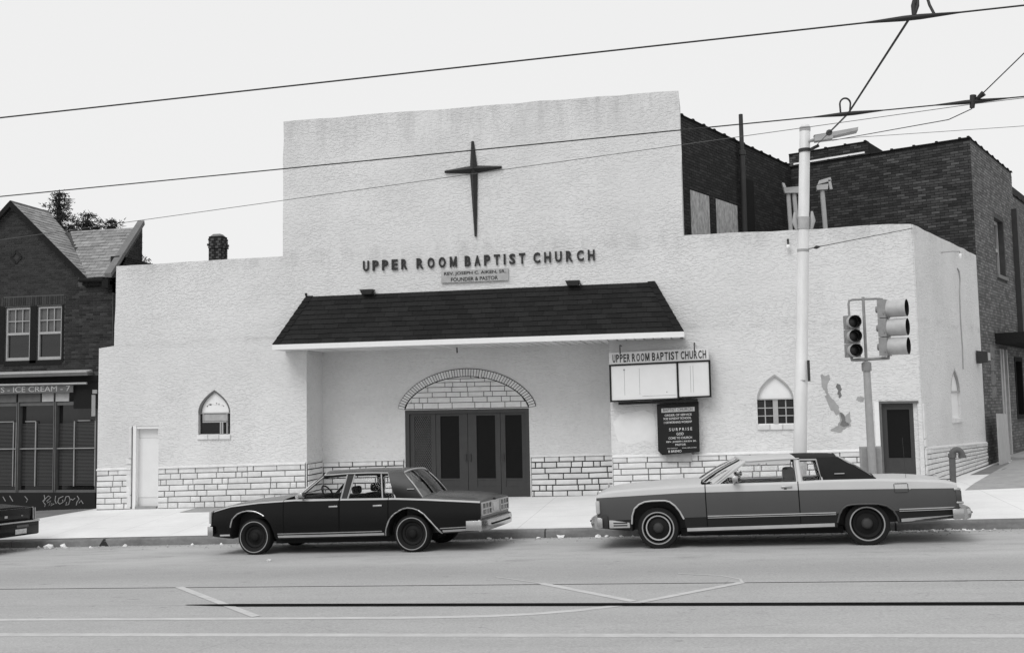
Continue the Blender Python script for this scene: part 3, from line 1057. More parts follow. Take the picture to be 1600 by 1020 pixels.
# --- arched windows
def arched_window(fr, spec, kind):
    xc, w, zs, za, zb = spec
    P = arch_pts(*spec)
    mb = MB()
    q = [(xc - w / 2 - .02, zb - .12), (xc + w / 2 + .02, zb - .12), (xc + w / 2 + .02, zb + .0), (xc - w / 2 - .02, zb + .0)]
    win = slab('window', fr, [(xc - w / 2, zb), (xc + w / 2, zb), (xc + w / 2, zb + .035), (xc - w / 2, zb + .035)], [], -.05, -.12, 'sash' if kind == 0 else 'white_paint', CH)
    # sill stones
    for i in range(3):
        a = xc - w / 2 - .02 + (w + .04) * i / 3
        vv, ff = chamfer_block(fr, [(a + .006, zb - .10), (a + (w + .04) / 3 - .006, zb - .10), (a + (w + .04) / 3 - .006, zb + .015), (a + .006, zb + .015)], -.1, .04, .01)
        obj('sill_stone', vv, ff, 'stone', win)
    # dark band round the arch head
    n = 14
    mb = MB()
    oL = [(xc + w / 2 * s, z) for s, z in []]
    def edge(ww, zz_, tt):
        return [(xc + ww / 2 * (1 - t ** 2.1), zs + (zz_ - zs) * t) for t in tt]
    tt = [i / n for i in range(n + 1)]
    for sgn, th in ((1, .035), (-1, .07 if kind == 0 else .035)):
        o_ = [(xc + sgn * (x - xc), z) for x, z in edge(w, za, tt)]
        i_ = [(xc + sgn * (x - xc), z) for x, z in edge(w - 2 * th, za - .05, tt)]
        for k in range(n):
            qq = [o_[k], o_[k + 1], i_[k + 1], i_[k]]
            mb.hexa([fr.p(*a, .004) for a in qq], [fr.p(*a, -.07) for a in qq])
    mb.build('arch_band', 'trim_dark' if kind == 0 else 'grey_metal', win, recalc=True)
    # infill under the arch
    infill = [(xc + w / 2 - .02, zs)] + [(x, z) for x, z in edge(w - .04, za - .02, tt)][1:] + [(2 * xc - x, z) for x, z in edge(w - .04, za - .02, tt)][::-1]
    slab('arch_infill', fr, infill, [], -.055, -.10, 'white_paint', win)
    if kind == 0:
        slab('pane', fr, [(xc - w / 2, zb + .035), (xc + w / 2, zb + .035), (xc + w / 2, zs), (xc - w / 2, zs)], [], -.10, -.12, 'window_glass', win)
        m2 = MB()
        def bar(a, b, c, d, d0=-.04, d1=-.10):
            m2.hexa([fr.p(a, c, d0), fr.p(b, c, d0), fr.p(b, d, d0), fr.p(a, d, d0)], [fr.p(a, c, d1), fr.p(b, c, d1), fr.p(b, d, d1), fr.p(a, d, d1)])
        l, r = xc - w / 2, xc + w / 2
        bar(l, r, zs - .02, zs + .01); bar(l + .10, r - .10, zs - .24, zs - .21); bar(l, l + .02, zb, zs - .02); bar(l + .10, l + .125, zs - .2, zs - .02)
        bar(r - .12, r - .095, zb + .03, zs - .02); bar(l + .57, l + .60, zb + .03, zs - .24); bar(l + .62, l + .655, zb + .03, zs - .24)
        m2.build('window_frame', 'sash', win, recalc=True)
        m3 = MB(); m3.hexa([fr.p(a, c, -.06) for a, c in ((l + .125, zs - .2), (r - .12, zs - .2), (r - .12, zs - .03), (l + .125, zs - .03))],
                           [fr.p(a, c, -.09) for a, c in ((l + .125, zs - .2), (r - .12, zs - .2), (r - .12, zs - .03), (l + .125, zs - .03))])
        m3.build('transom_pane', 'plaque', win, recalc=True)
        m4 = MB()     # dark specks left on the infill
        for k in range(26):
            a = xc + rnd.uniform(-.22, .24); c = zs + .13 + .12 * (1 - ((a - xc) / .3) ** 2) * rnd.uniform(.5, 1)
            s = rnd.uniform(.006, .022)
            m4.add([fr.p(a - s, c - s * .6, -.053), fr.p(a + s, c - s * .5, -.053), fr.p(a + s * .8, c + s, -.053), fr.p(a - s * .4, c + s * .7, -.053)], [(0, 1, 2, 3)])
        m4.build('paint_flake', 'patch', win)
    elif kind == 1:
        m2 = MB()
        def bar(a, b, c, d, d0=-.04, d1=-.10):
            m2.hexa([fr.p(a, c, d0), fr.p(b, c, d0), fr.p(b, d, d0), fr.p(a, d, d0)], [fr.p(a, c, d1), fr.p(b, c, d1), fr.p(b, d, d1), fr.p(a, d, d1)])
        l, r = xc - w / 2, xc + w / 2
        bar(l, r, zs - .015, zs + .015, -.02); bar(xc - .055, xc + .055, zb + .03, zs - .015)
        for h0, h1 in ((l, xc - .055), (xc + .055, r)):
            mid = (h0 + h1) / 2
            bar(mid - .012, mid + .012, zb + .03, zs - .02, -.06)
            for k in (1, 2):
                z_ = zb + .03 + (zs - zb - .05) * k / 3
                bar(h0, h1, z_ - .011, z_ + .011, -.058)
            for i in range(2):
                for k in range(3):
                    za_ = zb + .03 + (zs - zb - .05) * k / 3 + .012; zb_ = za_ + (zs - zb - .05) / 3 - .024
                    ua = h0 + (h1 - h0) * i / 2 + .012; ub = ua + (h1 - h0) / 2 - .024
                    vv, ff = chamfer_block(fr, [(ua, za_), (ub, za_), (ub, zb_), (ua, zb_)], -.11, -.085, .004)
                    obj('pane', vv, ff, 'window_glass', win)
        m2.build('window_frame', 'sash', win, recalc=True)
    else:
        slab('pane', fr, [(xc - w / 2, zb + .03), (xc + w / 2, zb + .03), (xc + w / 2, zs), (xc - w / 2, zs)], [], -.06, -.10, 'white_paint', win)
        m2 = MB()
        m2.hexa([fr.p(a, c, -.02) for a, c in ((xc - w / 2, zs - .02), (xc + w / 2, zs - .02), (xc + w / 2, zs + .02), (xc - w / 2, zs + .02))],
                [fr.p(a, c, -.08) for a, c in ((xc - w / 2, zs - .02), (xc + w / 2, zs - .02), (xc + w / 2, zs + .02), (xc - w / 2, zs + .02))])
        m2.build('window_frame', 'plaque', win, recalc=True)
    # dark behind
    slab('window_back', fr, [(xc - w / 2 - .02, zb), (xc + w / 2 + .02, zb), (xc + w / 2 + .02, za), (xc - w / 2 - .02, za)], [], -.181, -.2, 'void', win)
    return win


arched_window(FACE, WL, 0)
arched_window(FACE, WR, 1)
arched_window(SIDE, SW, 2)

# --- canopy
EY, EZ, TY, TZ = 22.28, 3.835, 23.0, 5.045
EL, ER, TL, TR = -10.355, -.64, -9.80, -1.275
mb = MB()
mb.add([(EL, EY, EZ), (ER, EY, EZ), (TR, TY, TZ), (TL, TY, TZ), (EL, TY, EZ), (ER, TY, EZ)], [(0, 1, 2, 3), (0, 3, 4), (1, 5, 2), (0, 4, 5, 1)])
can = mb.build('canopy', 'hip_cap', CH)
NC = 10
nrm = Vector((0, -(TZ - EZ), TY - EY)).normalized()
dn = Vector((0, TY - EY, TZ - EZ))
for c in range(NC):
    t0, t1 = c / NC - .004, min(1.0, (c + 1.15) / NC)
    tm = max(0, t0)
    xl = EL + (TL - EL) * t0 + .03; xr = ER + (TR - ER) * t0 - .03
    u = xl - (0 if c % 2 else .17)
    while u < xr:
        a, b = max(u, xl), min(u + .335, xr)
        u += .34
        if b - a < .04:
            continue
        sk = (TL - EL) * (t1 - t0)
        xa1, xb1 = max(a, EL + (TL - EL) * t1 + .02), min(b, ER + (TR - ER) * t1 - .02)
        if xb1 - xa1 < .01:
            xb1 = xa1 = (xa1 + xb1) / 2
        lift = .020 + rnd.uniform(0, .007)
        def P3(x, t, h):
            p = Vector((x, EY, EZ)) + dn * t + nrm * h
            return tuple(p)
        dj = rnd.uniform(-.004, .004)
        lo_ = [P3(a, t0 + dj, .002), P3(b, t0 + dj, .002), P3(xb1, t1, .001), P3(xa1, t1, .001)]
        hi_ = [P3(a, t0 + dj, lift), P3(b, t0 + dj, lift), P3(xb1, t1, .006), P3(xa1, t1, .006)]
        m_ = MB(); m_.hexa(lo_, hi_)
        m_.build('shingle', 'shingle', can, recalc=True)
for (ex, tx, s) in ((EL, TL, 1), (ER, TR, -1)):
    m_ = MB()
    n = 8
    for k in range(n):
        def pp(t, o, h):
            p = Vector((ex + (tx - ex) * t, EY + (TY - EY) * t, EZ + (TZ - EZ) * t)) + nrm * h
            return (p.x + o * s, p.y, p.z)
        t0, t1 = k / n, (k + 1.1) / n
        m_.hexa([pp(t0, -.02, .0), pp(t0, .15, .012), pp(t1, .15, .008), pp(t1, -.02, .0)], [pp(t0, -.025, .035), pp(t0, .15, .034), pp(t1, .15, .018), pp(t1, -.02, .022)])
    m_.build('hip_cap', 'hip_cap', can, recalc=True)
mb = MB()
mb.tube([(TL - .02, TY - .02, TZ + .02), (TL - .02, TY - .02, TZ + .09)], .025, 6)
mb.build('hip_finial', 'hip_cap', can)
mb = MB()
mb.box(EL, ER, EY - .03, EY, 3.712, EZ)
mb.box(EL - .025, EL, EY - .03, 22.995, 3.715, EZ - .003)
mb.box(ER, ER + .025, EY - .03, 22.995, 3.715, EZ - .003)
mb.build('fascia_board', 'white_paint', CH)
x = EL + .02
while x < ER - .1:
    w = .205
    y1 = 23.99 if (-9.80 < x < -2.5) else 22.995
    mb = MB(); mb.box(x + .018, min(x + w - .018, ER - .01), EY + .002, y1, 3.714 + rnd.uniform(-.003, .003), 3.745)
    mb.build('soffit_board', 'soffit', CH)
    x += w
mb = MB(); mb.box(EL + .02, ER - .02, EY + .004, 22.99, 3.752, 3.77); mb.box(-9.8, -2.38, 22.992, 23.98, 3.752, 3.77)
mb.build('soffit_void', 'void', CH)
mb = MB(); mb.tube([(-6.15, 23.6, 3.72), (-6.14, 23.58, 3.58)], .018, 6)
mb.build('lamp_stub', 'dark_metal', CH)


# --- bare patches where the render has come away
def blob(pts, name, m, d=.004):
    P = []
    k = len(pts)
    for i in range(k):
        a, b = pts[i], pts[(i + 1) % k]
        for t in (0, .33, .66):
            P.append((a[0] + (b[0] - a[0]) * t + (rnd.gauss(0, .010) if t else 0), a[1] + (b[1] - a[1]) * t + (rnd.gauss(0, .010) if t else 0)))
    slab(name, FACE, P, [], d, -.01, m, CH)


blob([(2.322, 2.80), (2.36, 2.84), (2.42, 2.80), (2.493, 2.827), (2.518, 2.72), (2.461, 2.62), (2.455, 2.50), (2.475, 2.393), (2.57, 2.27), (2.675, 2.13), (2.69, 2.02), (2.66, 1.97), (2.62, 1.92), (2.58, 1.98), (2.503, 2.038),
      (2.44, 2.22), (2.40, 2.327), (2.43, 2.40), (2.36, 2.50), (2.333, 2.573)], 'bare_patch', 'patch')
blob([(2.66, 2.03), (2.75, 1.98), (2.80, 1.90), (2.904, 2.009), (2.93, 1.80), (2.911, 1.679), (2.78, 1.62), (2.694, 1.55), (2.55, 1.57), (2.484, 1.59), (2.52, 1.64), (2.64, 1.70), (2.69, 1.80)], 'bare_patch', 'patch', .005)
blob([(2.69, 1.99), (2.77, 1.95), (2.80, 1.80), (2.88, 1.72), (2.76, 1.67), (2.68, 1.72), (2.73, 1.82)], 'bare_patch', 'patch_dark', .007)
blob([(2.66, 2.63), (2.72, 2.60), (2.76, 2.50), (2.72, 2.45), (2.75, 2.36), (2.70, 2.30), (2.66, 2.38), (2.68, 2.48), (2.63, 2.55)], 'bare_patch', 'patch_dark')
blob([(3.065, 2.314), (3.15, 2.34), (3.222, 2.30), (3.19, 2.21), (3.12, 2.22), (3.05, 2.25)], 'bare_patch', 'patch')

blob([(-2.28, 1.62), (-2.20, 1.40), (-1.95, 1.34), (-1.60, 1.42), (-1.36, 1.38), (-1.33, 1.7), (-1.38, 2.02), (-1.60, 2.12), (-1.9, 2.06), (-2.15, 2.02), (-2.30, 1.85)], 'repaint_patch', 'repaint', .003)
# ------------------------------------------------------------------ church fittings (each hangs on the wall as a thing of its own)
sg = thing('wall_lettering', 'raised black capital letters naming the church above the dark canopy', 'lettering', (-5.5, 22.98, 5.6))
for word, x0, x1 in (('UPPER', -8.325, -7.197), ('ROOM', -6.962, -5.958), ('BAPTIST', -5.760, -4.285), ('CHURCH', -4.087, -2.633)):
    wts = [0.30 if c == 'I' else 1.0 for c in word]
    gap = .62
    unit = (x1 - x0) / (sum(wts) + gap * (len(word) - 1))
    x = x0
    for c, w in zip(word, wts):
        vv, ff = text_fit(c, x, x + unit * w, 5.612, 5.865, FACE, .028, .04, .012 if c == 'M' else .03)
        obj('letter', vv, ff, 'letter', sg, recalc=False)
        x += unit * (w + gap)

cr = thing('wall_cross', 'tall dark tapered cross fixed high on the white tower front', 'cross', (-5.52, 22.98, 6.32))


def spike(a, b, wa, wb, da, db, axis):
    """four sided tapering arm from a to b; half widths, ridge depths"""
    v = []
    for p, w, d in ((a, wa, da), (b, wb, db)):
        px, pz = p
        if axis == 'z':
            v += [(px - w, 22.97, pz), (px + w, 22.97, pz), (px, 22.97 - d, pz)]
        else:
            v += [(px, 22.97, pz - w), (px, 22.97, pz + w), (px, 22.97 - d, pz)]
    return v, [(0, 1, 2), (3, 5, 4), (0, 2, 5, 3), (2, 1, 4, 5), (1, 0, 3, 4)]


CX, CZ = -5.50, 7.95
for b_, n_, ax, w0, w1 in (((CX - .02, 8.64), 'upright', 'z', .098, .034), ((CX + .02, 6.32), 'upright', 'z', .098, .030), ((CX - .72, CZ - .01), 'arm', 'x', .10, .032), ((CX + .69, CZ + .01), 'arm', 'x', .10, .032)):
    vv, ff = spike((CX, CZ), b_, w0, w1, .12, .05, ax)
    obj(n_, vv, ff, 'black', cr)

pq = thing('name_plaque', 'small grey plaque with two lines of dark capitals under the raised letters', 'plaque', (-5.52, 22.98, 5.26))
mb = MB(); mb.box(-6.345, -4.70, 22.95, 22.985, 5.235, 5.525)
mb.build('panel', 'plaque', pq)
mb = MB()
vv, ff = text_fit('REV. JOSEPH C. AIKEN, SR.', -6.27, -4.76, 5.395, 5.49, FACE, .053, .008, .012); mb.add(vv, ff)
vv, ff = text_fit('FOUNDER & PASTOR', -6.10, -4.95, 5.262, 5.352, FACE, .053, .008, .012); mb.add(vv, ff)
tag(mb.build('lettering', 'letter', pq), kind='stuff')

for i, (x, lab) in enumerate(((-8.19, 'small dark floodlight box standing on the left part of the canopy top'), (-3.15, 'small dark floodlight box standing on the right part of the canopy top'))):
    fl = thing('floodlight', lab, 'floodlight', (x, 22.9, 5.02), 'floodlights on the canopy')
    mb = MB()
    mb.hexa([(x - .12, 22.82, 5.03), (x + .12, 22.82, 5.03), (x + .12, 22.97, 5.03), (x - .12, 22.97, 5.03)], [(x - .16, 22.78, 5.13), (x + .16, 22.78, 5.13), (x + .16, 22.98, 5.13), (x - .16, 22.98, 5.13)])
    mb.build('housing', 'dark_metal', fl, recalc=True)
    mb = MB(); mb.box(x - .165, x + .165, 22.775, 22.985, 5.131, 5.146)
    mb.build('rim', 'trim_dark', fl)
    mb = MB(); mb.tube([(x + .14, 22.9, 5.09), (x + .19, 22.9, 5.05), (x + .17, 22.92, 5.0)], .015, 6)
    mb.build('bracket', 'dark_metal', fl)

# hanging box sign
TI = .022
SGN = Frame(0, 22.72, 1, 0)
hs = thing('hanging_sign', 'white box sign with black frame and church name, hung right of the entrance', 'sign', (-1.2, 22.85, 2.33))


def tb(mb_, u0, u1, z0, z1, d0, d1):
    def q(u, z):
        return z + TI * (u + 2.3)
    mb_.hexa([SGN.p(u0, q(u0, z0), d0), SGN.p(u1, q(u1, z0), d0), SGN.p(u1, q(u1, z1), d0), SGN.p(u0, q(u0, z1), d0)],
             [SGN.p(u0, q(u0, z0), d1), SGN.p(u1, q(u1, z0), d1), SGN.p(u1, q(u1, z1), d1), SGN.p(u0, q(u0, z1), d1)])


mb = MB(); tb(mb, -2.335, -.10, 3.165, 3.43, .0, -.2)
mb.build('header_panel', 'sign_header', hs, recalc=True)
for word, u0, u1 in (('UPPER', -2.254, -1.859), ('ROOM', -1.812, -1.418), ('BAPTIST', -1.360, -.770), ('CHURCH', -.715, -.156)):
    wts = [0.36 if c == 'I' else 1.2 if c == 'M' else 1.0 for c in word]
    unit = (u1 - u0) / (sum(wts) + .28 * (len(word) - 1))
    x = u0
    for c, w in zip(word, wts):
        vv, ff = text_fit(c, x, x + unit * w, 3.205, 3.385, SGN, .004, .008, .008 if c == 'M' else .02)
        obj('letter', [(a, b, q + TI * (a + 2.3)) for a, b, q in vv], ff, 'letter', hs, recalc=False)
        x += unit * (w + .28)
mb = MB(); tb(mb, -2.30, -.82, 2.345, 3.13, .012, -.2)
mb.build('message_panel', 'sign_white', hs, recalc=True)
mb = MB(); tb(mb, -.78, -.11, 2.365, 3.13, .012, -.2)
mb.build('message_panel', 'sign_white', hs, recalc=True)
mb = MB()
for a in ((-2.335, -2.295, 2.31, 3.16), (-.822, -.778, 2.31, 3.16), (-.108, -.068, 2.33, 3.16), (-2.295, -.822, 3.125, 3.16), (-.778, -.108, 3.125, 3.16), (-2.295, -.822, 2.31, 2.345), (-.778, -.108, 2.33, 2.367)):
    tb(mb, *a, .03, -.215)
mb.build('frame', 'sign_black', hs, recalc=True)
mb = MB()
for u in (-2.0, -1.66, -.52, -.46):
    tb(mb, u, u + .008, 2.45, 3.05, .0135, .011)
tb(mb, -1.6, -.85, 2.41, 2.418, .0135, .011); tb(mb, -2.02, -1.98, 3.01, 3.045, .0135, .011); tb(mb, -1.06, -1.04, 2.47, 2.5, .0135, .011)
mb.build('panel_scratch', 'concrete_grey', hs, recalc=True)
for u in (-2.08, -.41):
    mb = MB(); mb.tube([(u, 22.72, 3.40), (u, 22.72, 3.60), (u + .01, 22.98, 3.60)], .014, 6)
    mb.build('hanger', 'dark_metal', hs)
mb = MB(); tb(mb, -2.15, -.38, 2.24, 2.305, .0, -.15)
mb.build('lower_bar', 'sign_black', hs, recalc=True)

NB = Frame(0, 22.80, 1, 0)
nb = thing('notice_board', 'tall black notice board with rows of white letters below the box sign', 'notice board', (-.85, 22.9, 1.2))
slab('board', NB, [(-1.20, 1.10), (-.37, 1.165), (-.36, 2.29), (-1.29, 2.24), (-1.29, 1.19)], [], 0, -.19, 'sign_black', nb)
mb = MB(); mb.hexa([NB.p(*a, .012) for a in ((-1.19, 2.05), (-.45, 2.075), (-.45, 2.17), (-1.19, 2.145))], [NB.p(*a, .0005) for a in ((-1.19, 2.05), (-.45, 2.075), (-.45, 2.17), (-1.19, 2.145))])
mb.build('title_strip', 'plaque', nb, recalc=True)
mb = MB(); vv, ff = text_fit('BAPTIST CHURCH', -1.15, -.50, 2.075, 2.14, NB, .015, .004, 0, tilt=.03); mb.add(vv, ff)
mb.build('title', 'letter', nb)
mb = MB()
for txt, u0, u1, z0, z1 in (('ORDER OF SERVICE', -1.12, -.52, 1.965, 2.01), ('9:30 SUNDAY SCHOOL', -1.15, -.53, 1.885, 1.935), ('11:00 MORNING WORSHIP', -1.14, -.52, 1.80, 1.85),
                            ('S U R P R I S E', -1.03, -.52, 1.635, 1.70), ('GOD', -.87, -.71, 1.54, 1.60), ('COME TO CHURCH', -1.05, -.53, 1.45, 1.50), ('REV. JOSEPH AIKEN SR.', -1.10, -.43, 1.365, 1.41),
                            ('PASTOR', -.90, -.67, 1.305, 1.35), ('B BREMO', -1.06, -.77, 1.155, 1.205), ('FIRST MONDAY', -1.08, -.85, 1.235, 1.255), ('PRAYER 8 PM', -.75, -.44, 1.245, 1.265)):
    vv, ff = text_fit(txt, u0, u1, z0, z1, NB, .003, .005, 0.006, tilt=.03)
    mb.add(vv, ff)
tag(mb.build('lettering', 'chalk', nb), kind='stuff')
mb = MB(); mb.box(-1.107, -.547, 22.88, 22.96, .945, 1.16)
mb.build('base_plate', 'concrete_grey', nb)

# small lamps and cable on the right wing
wl = thing('wall_lamp', 'boxy dark wall lamp at the far end of the side wall', 'wall lamp', SIDE.p(5.45, 3.1, 0))
mb = MB()
mb.hexa([SIDE.p(a, z, .02) for a, z in ((5.25, 3.13), (5.6, 3.13), (5.6, 3.46), (5.25, 3.46))], [SIDE.p(a, z, .28) for a, z in ((5.25, 3.16), (5.6, 3.16), (5.6, 3.42), (5.25, 3.42))])
mb.build('housing', 'dark_metal', wl, recalc=True)
mb = MB()
mb.hexa([SIDE.p(a, z, .281) for a, z in ((5.3, 3.2), (5.56, 3.2), (5.56, 3.40), (5.3, 3.40))], [SIDE.p(a, z, .29) for a, z in ((5.3, 3.2), (5.56, 3.2), (5.56, 3.40), (5.3, 3.40))])
mb.build('lens', 'plaque', wl, recalc=True)
bl = thing('bracket_lamp', 'small bulb on a bracket arm near the top of the side wall', 'wall lamp', SIDE.p(2.45, 5.65, 0))
mb = MB(); mb.tube([SIDE.p(2.3, 5.71, .01), SIDE.p(2.35, 5.72, .25), SIDE.p(2.55, 5.72, .36), SIDE.p(2.56, 5.66, .36)], .018, 6)
mb.build('arm', 'grey_metal', bl)
mb = MB(); mb.lathe([(0, .07), (.03, .06), (.04, .02), (.03, -.02), (.02, -.05), (0, -.05)], SIDE.p(2.56, 5.61, .36), (0, 0, 1), 10)
mb.build('bulb', 'white_paint', bl, smooth=60)
pl = thing('pendant_lamp', 'tiny pendant lamp high on the right wing beside the white pole', 'wall lamp', (1.73, 22.9, 5.8))
mb = MB(); mb.tube([(1.73, 22.99, 5.86), (1.73, 22.9, 5.87), (1.73, 22.9, 5.76)], .022, 6)
mb.build('arm', 'dark_metal', pl)
mb = MB(); mb.lathe([(0, .05), (.04, .03), (.05, -.02), (.03, -.06), (0, -.07)], (1.73, 22.9, 5.71), (0, 0, 1), 10)
mb.build('bulb', 'white_paint', pl, smooth=60)
mb = MB(); mb.tube([SIDE.p(3.75, 5.47, .012), SIDE.p(3.92, 5.40, .014), SIDE.p(3.96, 5.2, .014), SIDE.p(3.86, 4.9, .012), SIDE.p(3.80, 4.2, .012), SIDE.p(3.84, 3.5, .012), SIDE.p(3.80, 2.96, .012)], .016, 6)
mb.add([], [])
tag(mb.build('wall_cable', 'grey_metal'), 'loose grey cable hanging down the white side wall', 'cable')

# ------------------------------------------------------------------ brick helper
def brick_field(fr, u0, u1, z0, z1, inside, bl_, bh, joint, parent, mats, indiv, counter, stuffs, d=.008, name='brick', rank=None, jit=.003):
    r = 0
    z = z0
    items = []
    while z < z1 - .01:
        u = u0 - (bl_ / 2 if r % 2 else 0)
        while u < u1:
            a, b = max(u + joint / 2, u0), min(u + bl_ - joint / 2, u1)
            za, zb = z + joint / 2, min(z + bh - joint / 2, z1)
            u += bl_
            if b - a < .03:
                continue
            ok = lambda a_, b_: inside((a_ + .002, za), (b_ - .002, za), (b_ - .002, zb), (a_ + .002, zb))
            if ok(a, b):
                items.append((a, b, za, zb))
            else:                       # cut bricks at openings and edges
                for k_ in (6, 5, 4, 3, 2):
                    c_ = a + (b - a) * k_ / 7; d_ = b - (b - a) * k_ / 7
                    if ok(a, c_):
                        items.append((a, c_, za, zb)); break
                    if ok(d_, b):
                        items.append((d_, b, za, zb)); break
        z += bh; r += 1
    if rank:
        items.sort(key=rank)
    for a, b, za, zb in items:
        dd = d + rnd.uniform(-jit, jit)
        v = [fr.p(a, za, 0), fr.p(b, za, 0), fr.p(b, zb, 0), fr.p(a, zb, 0), fr.p(a, za, dd), fr.p(b, za, dd), fr.p(b, zb, dd), fr.p(a, zb, dd)]
        f = [(4, 5, 6, 7), (0, 1, 5, 4), (1, 2, 6, 5), (2, 3, 7, 6), (3, 0, 4, 7)]
        k = rnd.choices(range(len(mats)), [3, 2, 1.4][:len(mats)])[0]
        if indiv and counter[0] < 300:
            counter[0] += 1
            obj(name, v, f, mats[k], parent, recalc=False)
        else:
            stuffs[k].add(v, f)


# ------------------------------------------------------------------ corner brick hall behind the church
HALL = thing('brick_hall', 'dark brick hall rising behind the right wing of the white church', 'brick building', (4.0, 29.5, 0))
SD = Vector((.435, .9, 0)).normalized()
P2 = Vector((2.465, 30.52, 0)); P3 = Vector((6.98, 28.338, 0))
F_A = Frame(-1.25, 22.83, SD.x, SD.y)                       # wall running back beside the tower
p1 = P2 - SD * 8.3
F_A = Frame(p1.x, p1.y, SD.x, SD.y)
eL = (P3 - P2).length
eD = (P3 - P2).normalized()
F_B = Frame(P2.x, P2.y, eD.x, eD.y)                         # front face of the rear block
F_C = Frame(P3.x - .0, P3.y, SD.x, SD.y)                    # side street face


def wall_slab(fr, u0, u1, z0, z1, m, th=.3, name='wall'):
    return slab(name, fr, [(u0, z0), (u1, z0), (u1, z1), (u0, z1)], [], 0, -th, m, HALL)


wall_slab(F_A, .8, 8.3, 5.0, 9.25, 'mortar_hall')
wall_slab(F_B, -.3, eL, 5.0, 9.22, 'mortar_hall')
slab('wall', F_C, [(0, -.5), (30, -.5), (30, 8.5), (5.4, 8.5), (5.4, 9.2), (0, 9.2)], [[(2.5, 5.75), (3.7, 5.75), (3.7, 7.42), (2.5, 7.42)], [(2.25, -.4), (3.2, -.4), (3.2, 3.6), (2.25, 3.6)], [(4.2, 1.6), (5.3, 1.6), (5.3, 3.4), (4.2, 3.4)]], 0, -.3, 'mortar_side', HALL)
cnt = [0]
st3 = [MB(), MB(), MB()]
yes = lambda *q: True
# the rear block front: 300 nearest-looking bricks as parts
brick_field(F_B, 0, eL, 5.7, 9.16, yes, .225, .075, .014, HALL, ('hall_a', 'hall_b', 'hall_c'), True, cnt, st3, rank=lambda t: (-(t[2] > 6.9), -t[0] - t[2] * .3))
brick_field(F_A, 1.2, 8.3, 5.7, 9.19, lambda *q: not any(((1.62 < u < 2.72) or (3.05 < u < 4.40)) and z < 7.5 for u, z in q), .225, .075, .014, HALL, ('hall_b', 'hall_a'), False, cnt, [st3[1], st3[0]])
for k, m in enumerate(('hall_a', 'hall_b', 'hall_c')):
    tag(st3[k].build('brickwork', m, HALL), kind='stuff')
st3 = [MB(), MB(), MB()]


def side_ok(*q):
    for u, z in q:
        if u > 5.4 and z > 8.45:
            return False
        if 2.3 < u < 3.9 and 5.6 < z < 7.55 and (2.45 < u < 3.75):
            return False
        if 2.2 < u < 3.25 and z < 3.65:
            return False
        if 4.15 < u < 5.35 and 1.55 < z < 3.45:
            return False
    return True


brick_field(F_C, 0, 14, .25, 9.14, side_ok, .23, .082, .016, HALL, ('side_a', 'side_b', 'side_c'), False, cnt, st3)
for k, m in enumerate(('side_a', 'side_b', 'side_c')):
    tag(st3[k].build('brickwork', m, HALL), kind='stuff')


# coping tiles along the tops
def coping(fr, u0, u1, z, n_step=.6, d0=.04, d1=-.34, h=.05, m='hip_cap'):
    u = u0
    while u < u1 - .05:
        b = min(u + n_step, u1)
        mb_ = MB()
        g = .01
        mb_.hexa([fr.p(u, z, d0), fr.p(b - g, z, d0), fr.p(b - g, z, d1), fr.p(u, z, d1)], [fr.p(u, z + h * .8, d0 - .03), fr.p(b - g, z + h * .6, d0 - .03), fr.p(b - g, z + h * .8, d1 + .03), fr.p(u, z + h, d1 + .03)])
        mb_.build('coping_tile', m, HALL, recalc=True)
        # socket collar
        mb_ = MB()
        mb_.hexa([fr.p(b - .07, z + .001, d0 + .01), fr.p(b - g, z + .001, d0 + .01), fr.p(b - g, z + .001, d1 - .01), fr.p(b - .07, z + .001, d1 - .01)],
                 [fr.p(b - .07, z + h + .014, d0 - .02), fr.p(b - g, z + h + .014, d0 - .02), fr.p(b - g, z + h + .014, d1 + .02), fr.p(b - .07, z + h + .014, d1 + .02)])
        mb_.build('coping_collar', m, HALL, recalc=True)
        u = b


coping(F_A, .8, 8.2, 9.25)
coping(F_B, 0.0, eL, 9.22)
coping(F_C, 0, 5.4, 9.205, .7)
coping(F_C, 5.42, 12, 8.505, .7)
# small higher roof house behind
mb = MB()
F_D = Frame(P2.x - eD.x * .4 + SD.x * 1.2, P2.y - eD.y * .4 + SD.y * 1.2, eD.x, eD.y)
slab('roof_house', F_D, [(-.1, 8.9), (2.35, 8.9), (2.35, 9.9), (-.1, 9.9)], [], 0, -1.5, 'mortar_hall', HALL)
st2 = [MB(), MB(), MB()]
brick_field(F_D, -.1, 2.35, 9.0, 9.88, yes, .225, .075, .014, HALL, ('hall_a', 'hall_b', 'hall_c'), False, cnt, st2)
for k, m in enumerate(('hall_a', 'hall_b', 'hall_c')):
    tag(st2[k].build('brickwork', m, HALL), kind='stuff')
coping(F_D, -.1, 2.35, 9.9, .6)
mb = MB(); mb.hexa([F_B.p(.1, 9.275, .02), F_B.p(2.2, 9.275, .02), F_B.p(2.2, 9.275, -.06), F_B.p(.1, 9.275, -.06)], [F_B.p(.1, 9.33, .0), F_B.p(2.2, 9.33, .0), F_B.p(2.2, 9.33, -.06), F_B.p(.1, 9.33, -.06)])
mb.build('roof_flashing', 'pale_metal', HALL, recalc=True)
mb = MB()
a_ = Vector(F_B.p(.1, 9.0, -.3)); b_ = Vector(F_B.p(eL - .2, 9.0, -.3))
mb.add([a_, b_, b_ + SD * 12, a_ + SD * 12], [(0, 1, 2, 3)])
mb.build('hall_roof', 'roof_dark', HALL)
a_ = Vector(F_A.p(.8, 9.0, -.3))
mb = MB(); mb.add([a_, F_A.p(8.3, 9.0, -.3), F_A.p(8.3, 9.0, -8), F_A.p(.8, 9.0, -8)], [(0, 1, 2, 3)])
mb.build('hall_roof', 'roof_dark', HALL)
